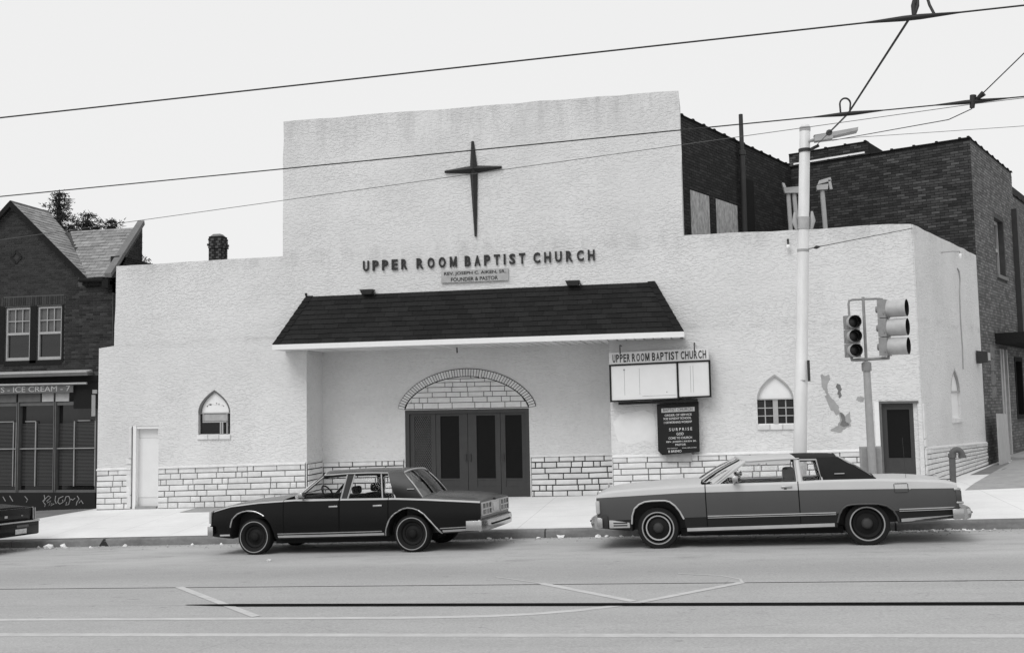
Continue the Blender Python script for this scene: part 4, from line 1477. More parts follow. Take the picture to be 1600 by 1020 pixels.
# boarded windows in the wall beside the tower
for u0, u1 in ((1.66, 2.69), (3.09, 4.37)):
    slab('boarded_window', F_A, [(u0, 5.7), (u1, 5.7), (u1, 7.47), (u0, 7.47)], [], .012, -.01, 'board', HALL)
# side street openings
slab('window', F_C, [(2.5, 5.75), (3.7, 5.75), (3.7, 7.42), (2.5, 7.42)], [], -.20, -.24, 'window_glass', HALL)
mb = MB()
for a in ((2.5, 2.62, 5.75, 7.42), (3.58, 3.7, 5.75, 7.42), (2.62, 3.58, 7.32, 7.42), (2.62, 3.58, 6.5, 6.6), (3.05, 3.13, 5.75, 7.32)):
    mb.hexa([F_C.p(a[0], a[2], -.15), F_C.p(a[1], a[2], -.15), F_C.p(a[1], a[3], -.15), F_C.p(a[0], a[3], -.15)], [F_C.p(a[0], a[2], -.199), F_C.p(a[1], a[2], -.199), F_C.p(a[1], a[3], -.199), F_C.p(a[0], a[3], -.199)])
mb.build('window_frame', 'sash', HALL, recalc=True)
mb = MB(); mb.hexa([F_C.p(2.4, 5.65, .06), F_C.p(3.8, 5.65, .06), F_C.p(3.8, 5.75, .06), F_C.p(2.4, 5.75, .06)], [F_C.p(2.4, 5.65, -.2), F_C.p(3.8, 5.65, -.2), F_C.p(3.8, 5.75, -.2), F_C.p(2.4, 5.75, -.2)])
mb.build('window_sill', 'coping', HALL, recalc=True)
mb = MB(); mb.hexa([F_C.p(5.0, 4.2, .01), F_C.p(5.25, 4.2, .01), F_C.p(5.25, 8.0, .01), F_C.p(5.0, 8.0, .01)], [F_C.p(5.0, 4.2, .16), F_C.p(5.25, 4.2, .16), F_C.p(5.25, 8.0, .16), F_C.p(5.0, 8.0, .16)])
mb.build('downspout', 'dark_metal', HALL, recalc=True)
mb = MB(); mb.hexa([F_C.p(1.7, 3.72, .0), F_C.p(7.5, 3.72, .0), F_C.p(7.5, 4.02, .0), F_C.p(1.7, 4.02, .0)], [F_C.p(1.7, 3.72, .75), F_C.p(7.5, 3.72, .75), F_C.p(7.5, 4.02, .75), F_C.p(1.7, 4.02, .75)])
mb.build('door_canopy', 'hip_cap', HALL, recalc=True)
slab('door', F_C, [(2.25, .3), (3.2, .3), (3.2, 3.6), (2.25, 3.6)], [], -.12, -.16, 'trim_dark', HALL)
mb = MB()
for a in ((2.25, 2.36), (2.55, 2.72), (3.08, 3.2)):
    mb.hexa([F_C.p(a[0], .3, .02), F_C.p(a[1], .3, .02), F_C.p(a[1], 3.6, .02), F_C.p(a[0], 3.6, .02)], [F_C.p(a[0], .3, -.12), F_C.p(a[1], .3, -.12), F_C.p(a[1], 3.6, -.12), F_C.p(a[0], 3.6, -.12)])
mb.build('door_frame', 'plaque', HALL, recalc=True)
slab('window', F_C, [(4.2, 1.6), (5.3, 1.6), (5.3, 3.4), (4.2, 3.4)], [], -.15, -.2, 'window_glass', HALL)
slab('window_frame', F_C, [(4.18, 1.58), (5.32, 1.58), (5.32, 3.42), (4.18, 3.42)], [[(4.3, 1.7), (5.2, 1.7), (5.2, 3.3), (4.3, 3.3)]], .02, -.14, 'hip_cap', HALL)
mb = MB(); mb.hexa([F_C.p(1.9, .1, .0), F_C.p(7, .1, .0), F_C.p(7, .62, .0), F_C.p(1.9, .58, .0)], [F_C.p(1.9, .1, 1.5), F_C.p(7, .1, 1.5), F_C.p(7, .62, 1.5), F_C.p(1.9, .58, 1.5)])
mb.build('entrance_step', 'concrete_grey', HALL, recalc=True)
for k in range(4):       # scuffed whitewash on the brick
    P = [(.95 + wob(0, .08), 2.2 + k * .38), (1.45 + wob(0, .1), 2.25 + k * .36), (1.5 + wob(0, .1), 2.5 + k * .37), (1.0 + wob(0, .08), 2.52 + k * .38)]
    slab('whitewash_patch', F_C, P, [], .0125, .0115, 'patch_dark', HALL)

tag(slab('leaning_board', Frame(7.12, 28.2, .435, .9), [(.05, .46), (1.42, .44), (1.22, 1.78), (.05, 1.82)], [], .12, .09, 'plywood', None),
    'weathered plywood sheet leaning on the brick wall beyond the church corner', 'board')

vs = thing('vent_pipe', 'tall dark vent pipe rising above the brick wall behind the tower', 'pipe', F_A.p(4.55, 5.6, .2))
b0 = Vector(F_A.p(4.50, 5.6, .14)); b1 = Vector(F_A.p(4.52, 9.97, .14))
mb = MB(); mb.tube([b0, b0.lerp(b1, .74), b0.lerp(b1, .745), b0.lerp(b1, .77), b0.lerp(b1, .775), b1], [.075, .075, .095, .095, .06, .055], 12)
mb.build('pipe', 'dark_metal', vs, smooth=40)
mb = MB(); mb.hexa([F_A.p(4.75, 5.6, .01), F_A.p(5.25, 5.6, .01), F_A.p(5.25, 8.25, .01), F_A.p(4.75, 8.25, .01)], [F_A.p(4.75, 5.6, .12), F_A.p(5.25, 5.6, .12), F_A.p(5.25, 8.25, .12), F_A.p(4.75, 8.25, .12)])
mb.build('flue_casing', 'hip_cap', vs, recalc=True)

# old posts standing on the wing roof
rp = thing('roof_post', 'pair of weathered posts sharing a broken head on the wing roof', 'post', (2.1, 26, 5.6), 'posts on the wing roof')
for (a, b) in (((2.07, 5.6), (2.02, 7.53)), ((2.26, 5.6), (2.16, 7.53))):
    mb = MB(); mb.tube([(a[0], 26, a[1]), (b[0], 26, b[1])], .055, 8)
    mb.build('post', 'sash', rp, smooth=40)
mb = MB(); mb.hexa([(1.93, 25.9, 7.53), (2.27, 25.9, 7.51), (2.27, 26.1, 7.51), (1.93, 26.1, 7.53)], [(1.90, 25.88, 7.66), (2.29, 25.9, 7.68), (2.29, 26.1, 7.68), (1.90, 26.12, 7.66)]); mb.hexa([(1.90, 25.9, 7.67), (1.97, 25.9, 7.67), (1.97, 26.1, 7.67), (1.90, 26.1, 7.67)], [(1.87, 25.9, 7.80), (1.93, 25.9, 7.78), (1.93, 26.1, 7.78), (1.87, 26.1, 7.80)])
mb.build('post_head', 'sash', rp, recalc=True)
rp = thing('roof_post', 'single weathered post with a splintered head on the wing roof', 'post', (2.9, 26, 5.6), 'posts on the wing roof')
mb = MB(); mb.tube([(2.93, 26, 5.6), (2.85, 26, 7.58)], .06, 8)
mb.build('post', 'sash', rp, smooth=40)
mb = MB(); mb.hexa([(2.72, 25.9, 7.56), (2.98, 25.9, 7.56), (2.98, 26.1, 7.56), (2.72, 26.1, 7.56)], [(2.72, 25.9, 7.68), (3.0, 25.9, 7.70), (3.0, 26.1, 7.70), (2.72, 26.1, 7.68)])
mb.hexa([(2.74, 25.92, 7.70), (3.08, 25.92, 7.78), (3.08, 26.05, 7.78), (2.74, 26.05, 7.70)], [(2.78, 25.92, 7.80), (3.06, 25.92, 7.87), (3.06, 26.05, 7.87), (2.78, 26.05, 7.80)])
mb.hexa([(3.03, 25.92, 7.56), (3.10, 25.92, 7.56), (3.10, 26.05, 7.56), (3.03, 26.05, 7.56)], [(3.0, 25.92, 7.80), (3.06, 25.92, 7.80), (3.06, 26.05, 7.80), (3.0, 26.05, 7.80)])
mb.build('post_head', 'plaque', rp, recalc=True)

# chimney
cm = thing('brick_chimney', 'stubby brick chimney showing above the low left wing of the church', 'chimney', (-14.31, 27.3, 5.6))
mb = MB(); mb.box(-14.62, -14.20, 27.0, 27.34, 5.4, 7.45)
mb.build('stack', 'mortar_hall', cm)
for k, m in enumerate(('hall_c', 'hall_b')):
    s_ = MB()
    z = 6.3; r = 0
    while z < 7.38:
        ex = .035 if 7.05 < z < 7.22 else (.012 if z >= 7.22 else 0)
        for fr, L in ((Frame(-14.62, 27.0, 1, 0), .42), (Frame(-14.20, 27.0, 0, 1), .34)):
            i = 0; u = -.05 if r % 2 else 0
            while u < L:
                a, b = max(u, -ex), min(u + .115, L + ex)
                if (i + r) % 2 == k and b - a > .02:
                    s_.hexa([fr.p(a + .006, z + .006, 0), fr.p(b - .006, z + .006, 0), fr.p(b - .006, z + .07, 0), fr.p(a + .006, z + .07, 0)],
                            [fr.p(a + .006, z + .006, .014 + ex), fr.p(b - .006, z + .006, .014 + ex), fr.p(b - .006, z + .07, .014 + ex), fr.p(a + .006, z + .07, .014 + ex)])
                u += .115; i += 1
        z += .078; r += 1
    tag(s_.build('brickwork', m, cm), kind='stuff')
mb = MB(); mb.hexa([(-14.60, 27.02, 7.45), (-14.22, 27.02, 7.45), (-14.22, 27.32, 7.45), (-14.60, 27.32, 7.45)], [(-14.52, 27.08, 7.53), (-14.30, 27.08, 7.53), (-14.30, 27.28, 7.53), (-14.52, 27.28, 7.53)])
mb.build('chimney_cap', 'coping', cm, recalc=True)

# ------------------------------------------------------------------ brick house and shop at the left
HY = 23.22
HF = Frame(0, HY, 1, 0)
HOUSE = thing('brick_house', 'dark brick house with slate gable roof and old shopfront left of the church', 'house', (-18.3, HY, -.2))
GX, GZ, GE, GEZ = -18.29, 7.93, -16.02, 5.80      # gable centre, peak, right eave
LE = 2 * GX - GE
openW = [[(-18.47, 3.70), (-17.70, 3.70), (-17.70, 5.12), (-18.47, 5.12)], [(-17.51, 3.70), (-16.76, 3.70), (-16.76, 5.12), (-17.51, 5.12)]]
slab('wall', HF, [(-21.4, -.8), (-21.4, 5.80), (LE, GEZ), (GX, GZ), (GE, GEZ), (-15.28, 5.80), (-15.28, -.8), (-15.66, -.8), (-15.66, 3.1), (-20.5, 3.1), (-20.5, -.8)], openW, 0, -.25, 'mortar_house', HOUSE)
for a, b in ((-15.53, -15.28), (-21.4, -21.15)):
    mb = MB(); mb.box(a, b, HY + .25, 31, -.6, 6.4)
    mb.build('wall', 'brick_dark2', HOUSE)


def in_house(*q):
    for u, z in q:
        if z > GEZ - .02:
            if u > GE or abs(u - GX) > (GZ - z) / (GZ - GEZ) * (GE - GX) - .10:
                return False
        if -18.52 < u < -16.71 and 3.62 < z < 5.40:
            return False
        if z > 5.62 and u > -16.3:
            return False
    return True


cnt2 = [0]
sth = [MB(), MB(), MB()]
brick_field(HF, -18.72, -15.30, 3.36, 7.9, in_house, .205, .0605, .012, HOUSE, ('brick_dark', 'brick_dark2', 'brick_dark3'), True, cnt2, sth, rank=lambda t: -(t[0] > -16.75) * (t[2] < 5.6))
brick_field(HF, -21.3, -18.73, 3.36, 7.9, lambda *q: in_house(*q) and not any(-18.52 < u for u, z in q), .205, .0605, .012, HOUSE, ('brick_dark', 'brick_dark2', 'brick_dark3'), False, cnt2, sth)
for k, m in enumerate(('brick_dark', 'brick_dark2', 'brick_dark3')):
    tag(sth[k].build('brickwork', m, HOUSE), kind='stuff')
# soldier course over the windows
u = -18.66
while u < -16.7:
    mb = MB(); mb.hexa([HF.p(u + .006, 5.16, 0), HF.p(u + .062, 5.16, 0), HF.p(u + .062, 5.38, 0), HF.p(u + .006, 5.38, 0)], [HF.p(u + .006, 5.16, .014), HF.p(u + .062, 5.16, .014), HF.p(u + .062, 5.38, .014), HF.p(u + .006, 5.38, .014)])
    mb.build('soldier_brick', 'brick_dark3', HOUSE)
    u += .068
# dark panel between and round the windows, and the diamond
for a in ((-18.72, -18.47, 3.62, 5.14), (-17.70, -17.51, 3.62, 5.14), (-16.76, -16.70, 3.62, 5.14), (-18.47, -16.76, 3.56, 3.69)):
    mb = MB(); mb.box(a[0], a[1], HY - .02, HY - .001, a[2], a[3])
    mb.build('window_surround', 'hip_cap', HOUSE)
mb = MB()
for k in range(4):
    a = k * PI / 2
    mb.hexa([HF.p(-18.16 + .19 * math.cos(a + e_) * r_, 6.46 + .19 * math.sin(a + e_) * r_, .009) for e_, r_ in ((.06, 1), (PI / 2 - .06, 1), (PI / 2 - .15, .55), (.15, .55))],
            [HF.p(-18.16 + .19 * math.cos(a + e_) * r_, 6.46 + .19 * math.sin(a + e_) * r_, .026) for e_, r_ in ((.06, 1), (PI / 2 - .06, 1), (PI / 2 - .15, .55), (.15, .55))])
mb.build('diamond_ornament', 'brick_dark2', HOUSE, recalc=True)
# sash windows
for u0, u1 in ((-18.45, -17.71), (-17.49, -16.77)):
    slab_ = slab('window', HF, [(u0, 3.70), (u1, 3.70), (u1, 5.11), (u0, 5.11)], [[(u0 + .045, 3.78), (u1 - .045, 3.78), (u1 - .045, 4.38), (u0 + .045, 4.38)], [(u0 + .045, 4.44), (u1 - .045, 4.44), (u1 - .045, 5.06), (u0 + .045, 5.06)]], -.03, -.09, 'sash', HOUSE)
    mb = MB()
    for i in (1, 2):
        x = u0 + .045 + (u1 - u0 - .09) * i / 3
        mb.box(x - .010, x + .010, HY + .045, HY + .07, 4.44, 5.06)
    mb.box(u0 + .045, u1 - .045, HY + .044, HY + .069, 4.735, 4.758)
    mb.build('glazing_bar', 'sash', slab_)
    mb = MB(); mb.box(u0 + .02, u1 - .02, HY + .085, HY + .10, 4.42, 5.08)
    mb.build('pane', 'curtain', slab_)
    mb = MB(); mb.box(u0 + .02, u1 - .02, HY + .085, HY + .10, 3.75, 4.42)
    mb.build('pane', 'window_glass', slab_)
# roofs
RB = 24.62
def roof_slates(name, org, ux, uy, lim, bmax, sw_, sh, parent):
    """slates on a plane: org + a*ux + b*uy, a along the eave, b up the slope; kept where inside poly(a, b)"""
    n = ux.cross(uy).normalized()
    if n.z < 0:
        n = -n
    b = 0.0; r = 0
    while b < bmax:
        a = -6.0 - (sw_ / 2 if r % 2 else 0)
        while a < 6.0:
            q = [(a + .004, b - .004), (a + sw_ - .004, b - .004), (a + sw_ - .004, b + sh * 1.1), (a + .004, b + sh * 1.1)]
            a += sw_
            l0, h0 = lim(b); l1, h1 = lim(min(b + sh, bmax))
            q = [(max(min(q[0][0], h0), l0), q[0][1]), (max(min(q[1][0], h0), l0), q[1][1]), (max(min(q[2][0], h1), l1), min(q[2][1], bmax + .02)), (max(min(q[3][0], h1), l1), min(q[3][1], bmax + .02))]
            if q[1][0] - q[0][0] < .02 or q[2][0] - q[3][0] < .004:
                continue
            lo, hi = [], []
            th = rnd.uniform(.016, .026)
            sag = rnd.uniform(-.006, .006)
            for k, (x, y) in enumerate(q):
                p = org + ux * x + uy * (y + (sag if k < 2 else 0))
                lo.append(p + n * .001)
                hi.append(p + n * (th if k < 2 else .008))
            m_ = MB(); m_.hexa(lo, hi)
            m_.build('slate', 'slate', parent, recalc=True)
        b += sh; r += 1


# gable roof, right slope (ridge runs back from the peak)
gd = Vector((GE - GX, 0, GEZ - GZ)); gl = gd.length
up_g = -gd.normalized()
o_g = Vector((GE + .08, HY - .12, GEZ - .02))
mb = MB()
mb.add([(GX, HY - .12, GZ + .06), (GX, RB, GZ + .06), (GE + .08, RB + 1.5, GEZ - .02), (GE + .08, HY - .12, GEZ - .02), (GX, RB + 1.2, GZ - .6)], [(0, 3, 2, 4, 1)])
mb.add([(GX, HY - .12, GZ + .055), (GX, RB, GZ + .055), (LE - .08, RB, GEZ - .02), (LE - .08, HY - .12, GEZ - .02)], [(0, 1, 2, 3)])
rf = mb.build('gable_roof', 'roof_dark', HOUSE)
def glim(b):
    # the valley cuts the lower back corner, a short hip the upper one
    t = b / gl
    return 0.0, (.12 + 1.62 * t if t < .72 else 1.29 + (t - .72) / .28 * .22)
roof_slates('slate', o_g, Vector((0, 1, 0)), up_g, glim, gl, .27, .135, rf)
# rake boards
for s, ex in ((1, GE), (-1, LE)):
    mb = MB()
    a0 = Vector((ex + s * .10, HY - .14, GEZ - .05)); a1 = Vector((GX, HY - .14, GZ + .05))
    mb.hexa([a0, a1, a1 - Vector((0, 0, .17)), a0 - Vector((s * .02, 0, .15))], [p + Vector((0, .09, 0)) for p in (a0, a1, a1 - Vector((0, 0, .17)), a0 - Vector((s * .02, 0, .15)))])
    mb.build('rake_board', 'hip_cap', HOUSE, recalc=True)
# cross roof facing the street
RY, RZ = 24.55, 7.33
mb = MB()
mb.add([(-16.04, HY - .1, 5.80), (-15.42, HY - .1, 5.80), (-15.42, RY, RZ), (-18.2, RY, RZ), (-17.7, RY - .1, RZ - .115)], [(0, 1, 2, 3, 4)])
mb.add([(-21.3, HY - .1, 5.80), (-20.54, HY - .1, 5.80), (-18.9, RY - .1, RZ - .115), (-18.4, RY, RZ), (-21.3, RY, RZ)], [(0, 1, 2, 3, 4)])
mb.add([(-21.3, RY, RZ), (-15.42, RY, RZ), (-15.42, RY, 6.2), (-21.3, RY, 6.2)], [(0, 1, 2, 3)])
mb.add([(-21.3, RY, 6.2), (-15.42, RY, 6.2), (-15.42, 31, 6.2), (-21.3, 31, 6.2)], [(0, 1, 2, 3)])
rf2 = mb.build('street_roof', 'roof_dark', HOUSE)
cd = Vector((0, RY - HY + .1, RZ - 5.80)); cl = cd.length
def clim(b):
    t = b / cl
    return -.06 - 1.42 * t, .58
roof_slates('slate', Vector((-16.02, HY - .1, 5.80)), Vector((1, 0, 0)), cd.normalized(), clim, cl, .25, .135, rf2)
mb = MB()
a0 = Vector((-15.42, HY - .16, 5.78)); a1 = Vector((-15.42, RY + .02, RZ + .09))
w_ = Vector((.20, 0, 0)); h_ = Vector((0, -.03, .11))
mb.hexa([a0, a1, a1 + w_, a0 + w_], [a0 + h_, a1 + h_, a1 + w_ + h_, a0 + w_ + h_])
mb.build('rake_coping', 'coping', HOUSE, recalc=True)
GW = Frame(-15.28, HY, 0, 1)
slab('end_wall', GW, [(0, 5.4), (RY - HY, 5.4), (RY - HY, RZ + .05), (0, 5.78)], [], 0, -.15, 'mortar_house', HOUSE)
ste = [MB(), MB()]
brick_field(GW, 0, RY - HY - .01, 5.9, RZ, lambda *q: all(z < 5.76 + u / (RY - HY) * (RZ - 5.8) for u, z in q), .205, .0605, .012, HOUSE, ('brick_dark', 'brick_dark3'), False, [0], ste)
for k, m in enumerate(('brick_dark', 'brick_dark3')):
    tag(ste[k].build('brickwork', m, HOUSE), kind='stuff')
mb = MB(); mb.tube([(-16.15, HY - .16, 5.74), (-15.45, HY - .16, 5.72)], .055, 8); mb.box(-16.1, -15.3, HY - .12, HY - .001, 5.60, 5.70); mb.box(-15.48, -15.30, HY - .2, HY - .002, 5.50, 5.74)
mb.build('gutter', 'hip_cap', HOUSE)

# shopfront
mb = MB(); mb.box(-20.6, -15.80, HY - .28, HY - .002, 3.25, 3.335)
mb.build('cornice', 'trim_dark', HOUSE)
mb = MB(); mb.hexa([(-20.6, HY - .275, 3.337), (-15.83, HY - .275, 3.337), (-15.83, HY - .01, 3.337), (-20.6, HY - .01, 3.337)], [(-20.6, HY - .265, 3.36), (-15.85, HY - .265, 3.36), (-15.85, HY - .01, 3.41), (-20.6, HY - .01, 3.41)])
mb.build('cornice_flashing', 'sash', HOUSE, recalc=True)
mb = MB(); mb.tube([(-20.6, HY - .16, 3.075), (-18, HY - .16, 3.06), (-15.9, HY - .16, 3.05)], .028, 8)
mb.build('awning_roller', 'plaque', HOUSE, smooth=40)
mb = MB(); mb.box(-20.6, -15.66, HY - .06, HY + .1, 3.1, 3.25); mb.box(-16.36, -15.66, HY - .04, HY + .05, 2.40, 3.10); mb.box(-20.6, -16.36, HY + .03, HY + .06, 2.83, 3.10)
mb.build('shop_frieze', 'hip_cap', HOUSE)
for a, b, m in ((-20.4, -18.08, 'trim_dark'), (-18.02, -17.36, 'trim_dark'), (-17.31, -16.97, 'plaque'), (-16.91, -16.52, 'plaque')):
    mb = MB(); mb.box(a, b, HY - .01, HY + .02, 2.60, 2.84)
    mb.build('transom_pane', m, HOUSE)
mb = MB(); mb.box(-20.5, -15.68, HY + .14, HY + .16, .2, 2.62)
mb.build('shop_window', 'window_glass', HOUSE)
mb = MB()
for x in (-19.1, -18.03, -16.93, -15.70):
    mb.box(x - .035, x - .012, HY - .01, HY + .14, .26, 2.6); mb.box(x + .012, x + .035, HY - .01, HY + .14, .26, 2.6)
mb.box(-20.5, -15.7, HY + .02, HY + .12, .24, .30)
mb.box(-20.5, -15.7, HY + .022, HY + .12, 2.50, 2.585)
mb.build('window_frame', 'trim_dark', HOUSE)
mb = MB()
for x in (-19.25, -18.20, -17.54, -16.40, -17.0, -15.79, -18.12):
    mb.box(x - .012, x + .012, HY + .06, HY + .09, .40, 2.08)
mb.box(-20.4, -15.75, HY + .045, HY + .10, 1.365, 1.388)
for a, b in ((-18.9, -18.2), (-17.85, -17.54), (-16.30, -15.95)):
    mb.box(a, b, HY + .06, HY + .09, 2.08, 2.10)
mb.build('screen_frame', 'concrete_grey', HOUSE)
for a, b in ((-18.0, -17.56), (-17.5, -17.02), (-16.86, -16.42), (-16.37, -15.80), (-19.0, -18.22)):
    mb = MB()
    z = .42
    while z < 2.04:
        mb.box(a, b, HY + .10, HY + .125, z, z + .018)
        z += .036
    tag(mb.build('blind', 'blind', HOUSE), kind='stuff')
mb = MB(); mb.box(-20.5, -15.70, HY - .03, HY + .14, -.6, .24)
bh_ = mb.build('bulkhead', 'sign_black', HOUSE)
mb = MB(); mb.box(-15.83, -15.72, HY - .05, HY - .001, 2.2, 2.75); mb.box(-15.79, -15.66, HY - .08, HY - .002, 2.78, 2.88)
mb.build('peeling_trim', 'concrete_grey', HOUSE)
# sprayed scrawl on the bulkhead
mb = MB()
def scrawl(pts):
    mb = MB(); mb.tube([(x, HY - .034, z) for x, z in pts], .011, 5)
    mb.build('graffiti_stroke', 'concrete_grey', bh_)
scrawl([(-17.18, .18), (-17.15, .06), (-17.2, .0), (-17.14, -.06), (-17.16, -.12)]); scrawl([(-17.22, .02), (-17.05, .16), (-16.98, .12), (-17.1, .02)])
scrawl([(-17.08, -.02), (-16.98, .04), (-17.04, -.1), (-16.94, -.02), (-16.98, -.1), (-16.88, -.04)])
scrawl([(-16.84, .16), (-16.86, .04), (-16.82, -.04)]); scrawl([(-16.62, .15), (-16.74, .1), (-16.78, .0), (-16.72, -.05), (-16.62, .0), (-16.64, .06)])
scrawl([(-16.58, .02), (-16.54, .14), (-16.46, .15), (-16.42, .06), (-16.46, -.06), (-16.54, -.08), (-16.52, .0)])
scrawl([(-16.40, .08), (-16.34, .05), (-16.28, .1)]); scrawl([(-16.22, .16), (-16.16, .08), (-16.22, .0), (-16.24, -.08)]); scrawl([(-16.16, -.02), (-16.10, .04), (-16.04, -.04)])
scrawl([(-18.4, .14), (-18.32, .02)]); scrawl([(-18.2, .16), (-18.1, .02)]); scrawl([(-17.75, .15), (-17.66, .06), (-17.7, .0)])
ss = thing('shop_sign', 'dark shop fascia lettered for ice cream over the old shopfront', 'sign', (-17.6, HY - .12, 2.82))
mb = MB(); mb.box(-20.3, -16.32, HY - .13, HY - .10, 2.825, 3.045)
mb.build('panel', 'trim_dark', ss)
mb = MB(); vv, ff = text_fit("H'S - ICE CREAM - 7", -18.68, -16.40, 2.86, 3.01, HF, .133, .006, 0.0); mb.add(vv, ff)
tag(mb.build('lettering', 'plaque', ss), kind='stuff')


# ------------------------------------------------------------------ trees behind the house
def conifer(x, y, zt, h, w, lab, seed, lean=0.0, pw=.8):
    r = random.Random(seed)
    t = thing('conifer_tree', lab, 'tree', (x, y, -.5), 'conifers behind the house')
    mb_ = MB(); mb_.tube([(x, y, -.5), (x, y, zt - 1.0), (x + lean, y, zt)], [.22, .08, .015], 8)
    mb_.build('trunk', 'bark', t)
    mb_ = MB()
    z = zt - h
    while z < zt - .05:
        f_ = (zt - z) / h
        nb_ = r.randint(4, 6)
        a0 = r.uniform(0, 6)
        for k in range(nb_):
            a = a0 + k * 2 * PI / nb_ + r.uniform(-.4, .4)
            L = w * (f_ ** pw) * r.uniform(.35, 1.3) + .10
            steps = max(3, int(L / .09))
            for s in range(1, steps + 1):
                q = s / steps
                px, py = x + lean * (1 - f_) + math.cos(a) * L * q, y + math.sin(a) * L * q
                pz = z - .25 * L * q + .22 * L * q * q
                for _ in range(9):
                    e = Vector((r.gauss(0, 1), r.gauss(0, 1), r.gauss(0, .9))).normalized()
                    g = Vector((r.gauss(0, 1), r.gauss(0, 1), r.gauss(0, 1))).normalized()
                    l_ = r.uniform(.07, .20); ww = .018
                    c = Vector((px + r.gauss(0, .05), py + r.gauss(0, .05), pz + r.gauss(0, .045)))
                    sd = e.cross(g).normalized() * ww
                    mb_.add([c - sd, c + sd, c + e * l_ + sd * .3, c + e * l_ - sd * .3], [(0, 1, 2, 3)])
            mb_.tube([(x + lean * (1 - f_), y, z), (x + math.cos(a) * L * .6, y + math.sin(a) * L * .6, z - .08 * L)], [.02, .008], 4)
        z += r.uniform(.13, .22)
    mb_.build('foliage', 'needle', t)


conifer(-24.75, 34, 10.95, 4.2, 1.9, 'tall ragged dark conifer behind the slate roof, the tallest of three', 3)
conifer(-24.0, 34.6, 10.1, 3.4, 1.8, 'lower dark conifer behind the slate roof, between two others', 11, .1, .62)
conifer(-23.35, 35.2, 9.98, 3.2, 1.6, 'low dark conifer rightmost of the three behind the slate roof', 23, .1, .6)

# ------------------------------------------------------------------ white steel pole and luminaire
pz0 = walk_z(1.42, 18.75)
pole = thing('utility_pole', 'tall slim white steel pole leaning slightly right behind the two tone car', 'pole', (1.42, 18.75, pz0))
def pol(z):
    t = (z - .97) / 6.37
    return Vector((1.458 + .346 * t, 18.75, z))
mb = MB()
zs_ = [pz0 - .05, .97, 2.98, 2.985, 5.0, 5.01, 7.30, 7.34]
rs_ = [.122, .119, .113, .109, .104, .100, .094, .07]
mb.tube([pol(z) for z in zs_], rs_, 20)
mb.build('shaft', 'pale_metal', pole, smooth=40)
mb = MB(); mb.tube([pol(z) for z in (7.22, 7.29)], [.099, .099], 16)
mb.build('cap_ring', 'grey_metal', pole, smooth=40)
mb = MB(); mb.tube([pol(z) for z in (5.40, 5.62)], .112, 16)
mb.build('clamp', 'plaque', pole, smooth=40)
for s in (-1, 1):
    mb = MB(); c = pol(5.55) + Vector((s * .13, -.02, 0))
    mb.tube([c + Vector((s * .0, 0, -.16)), c + Vector((s * .03, 0, 0)), c + Vector((s * .02, 0, .17))], [.025, .05, .02], 8)
    mb.build('insulator', 'sash', pole, smooth=60)
mb = MB(); mb.tube([pol(6.86) + Vector((0, 0, -.03)), pol(6.86) + Vector((0, 0, .03))], .112, 14)
c = pol(6.86)
mb.tube([c + Vector((.10, -.05, 0)), c + Vector((.24, -.12, .05))], [.03, .03], 6)
mb.build('span_band', 'dark_metal', pole)
mb = MB(); mb.box(1.655, 1.70, 18.625, 18.66, 2.62, 3.0)
mb.build('conduit', 'dark_metal', pole)
mb = MB(); mb.tube([pol(4.98), pol(5.03)], .108, 14); mb.tube([pol(2.64) + Vector((-.02, -.10, 0)), pol(2.64) + Vector((.06, -.115, 0))], .014, 6)
mb.build('band', 'grey_metal', pole)
# luminaire
lx = Vector((1.95, 18.6, 7.02))
mb = MB(); mb.tube([pol(7.0), Vector((1.98, 18.6, 7.03))], .03, 8)
mb.build('lamp_arm', 'grey_metal', pole)
mb = MB()
mb.hexa([(1.94, 18.50, 6.965), (2.25, 18.45, 6.985), (2.25, 18.66, 6.985), (1.94, 18.66, 6.965)], [(1.94, 18.50, 7.07), (2.25, 18.45, 7.10), (2.25, 18.66, 7.10), (1.94, 18.66, 7.07)])
mb.hexa([(2.25, 18.45, 7.02), (2.68, 18.40, 7.085), (2.68, 18.64, 7.085), (2.25, 18.66, 7.02)], [(2.25, 18.45, 7.10), (2.68, 18.40, 7.135), (2.68, 18.64, 7.135), (2.25, 18.66, 7.10)])
lh = mb.build('lamp_head', 'grey_metal', pole, recalc=True)
mb = MB(); mb.hexa([(1.93, 18.49, 7.072), (2.69, 18.40, 7.138), (2.69, 18.67, 7.138), (1.93, 18.67, 7.072)], [(1.93, 18.52, 7.09), (2.69, 18.43, 7.152), (2.69, 18.64, 7.152), (1.93, 18.64, 7.09)])
mb.build('lamp_hood', 'pale_metal', lh, recalc=True)

# ------------------------------------------------------------------ overhead wires
WR_, CAT = 'wire', 'overhead wire'


def cable(name, pts, r, lab, sag=0.0, n=24, m='wire'):
    P = []
    for (a, b) in zip(pts[:-1], pts[1:]):
        a, b = Vector(a), Vector(b)
        for i in range(n):
            t = i / n
            p = a.lerp(b, t); p.z -= 4 * sag * t * (1 - t)
            P.append(p)
    P.append(Vector(pts[-1]))
    mb_ = MB(); mb_.tube(P, r, 6)
    o_ = mb_.build(name, m, smooth=60)
    return tag(o_, lab, CAT)


def wy(a, b, x):   # point on the straight line a-b (2 points) at x
    t = (x - a[0]) / (b[0] - a[0])
    return tuple(a[i] + (b[i] - a[i]) * t for i in range(3))


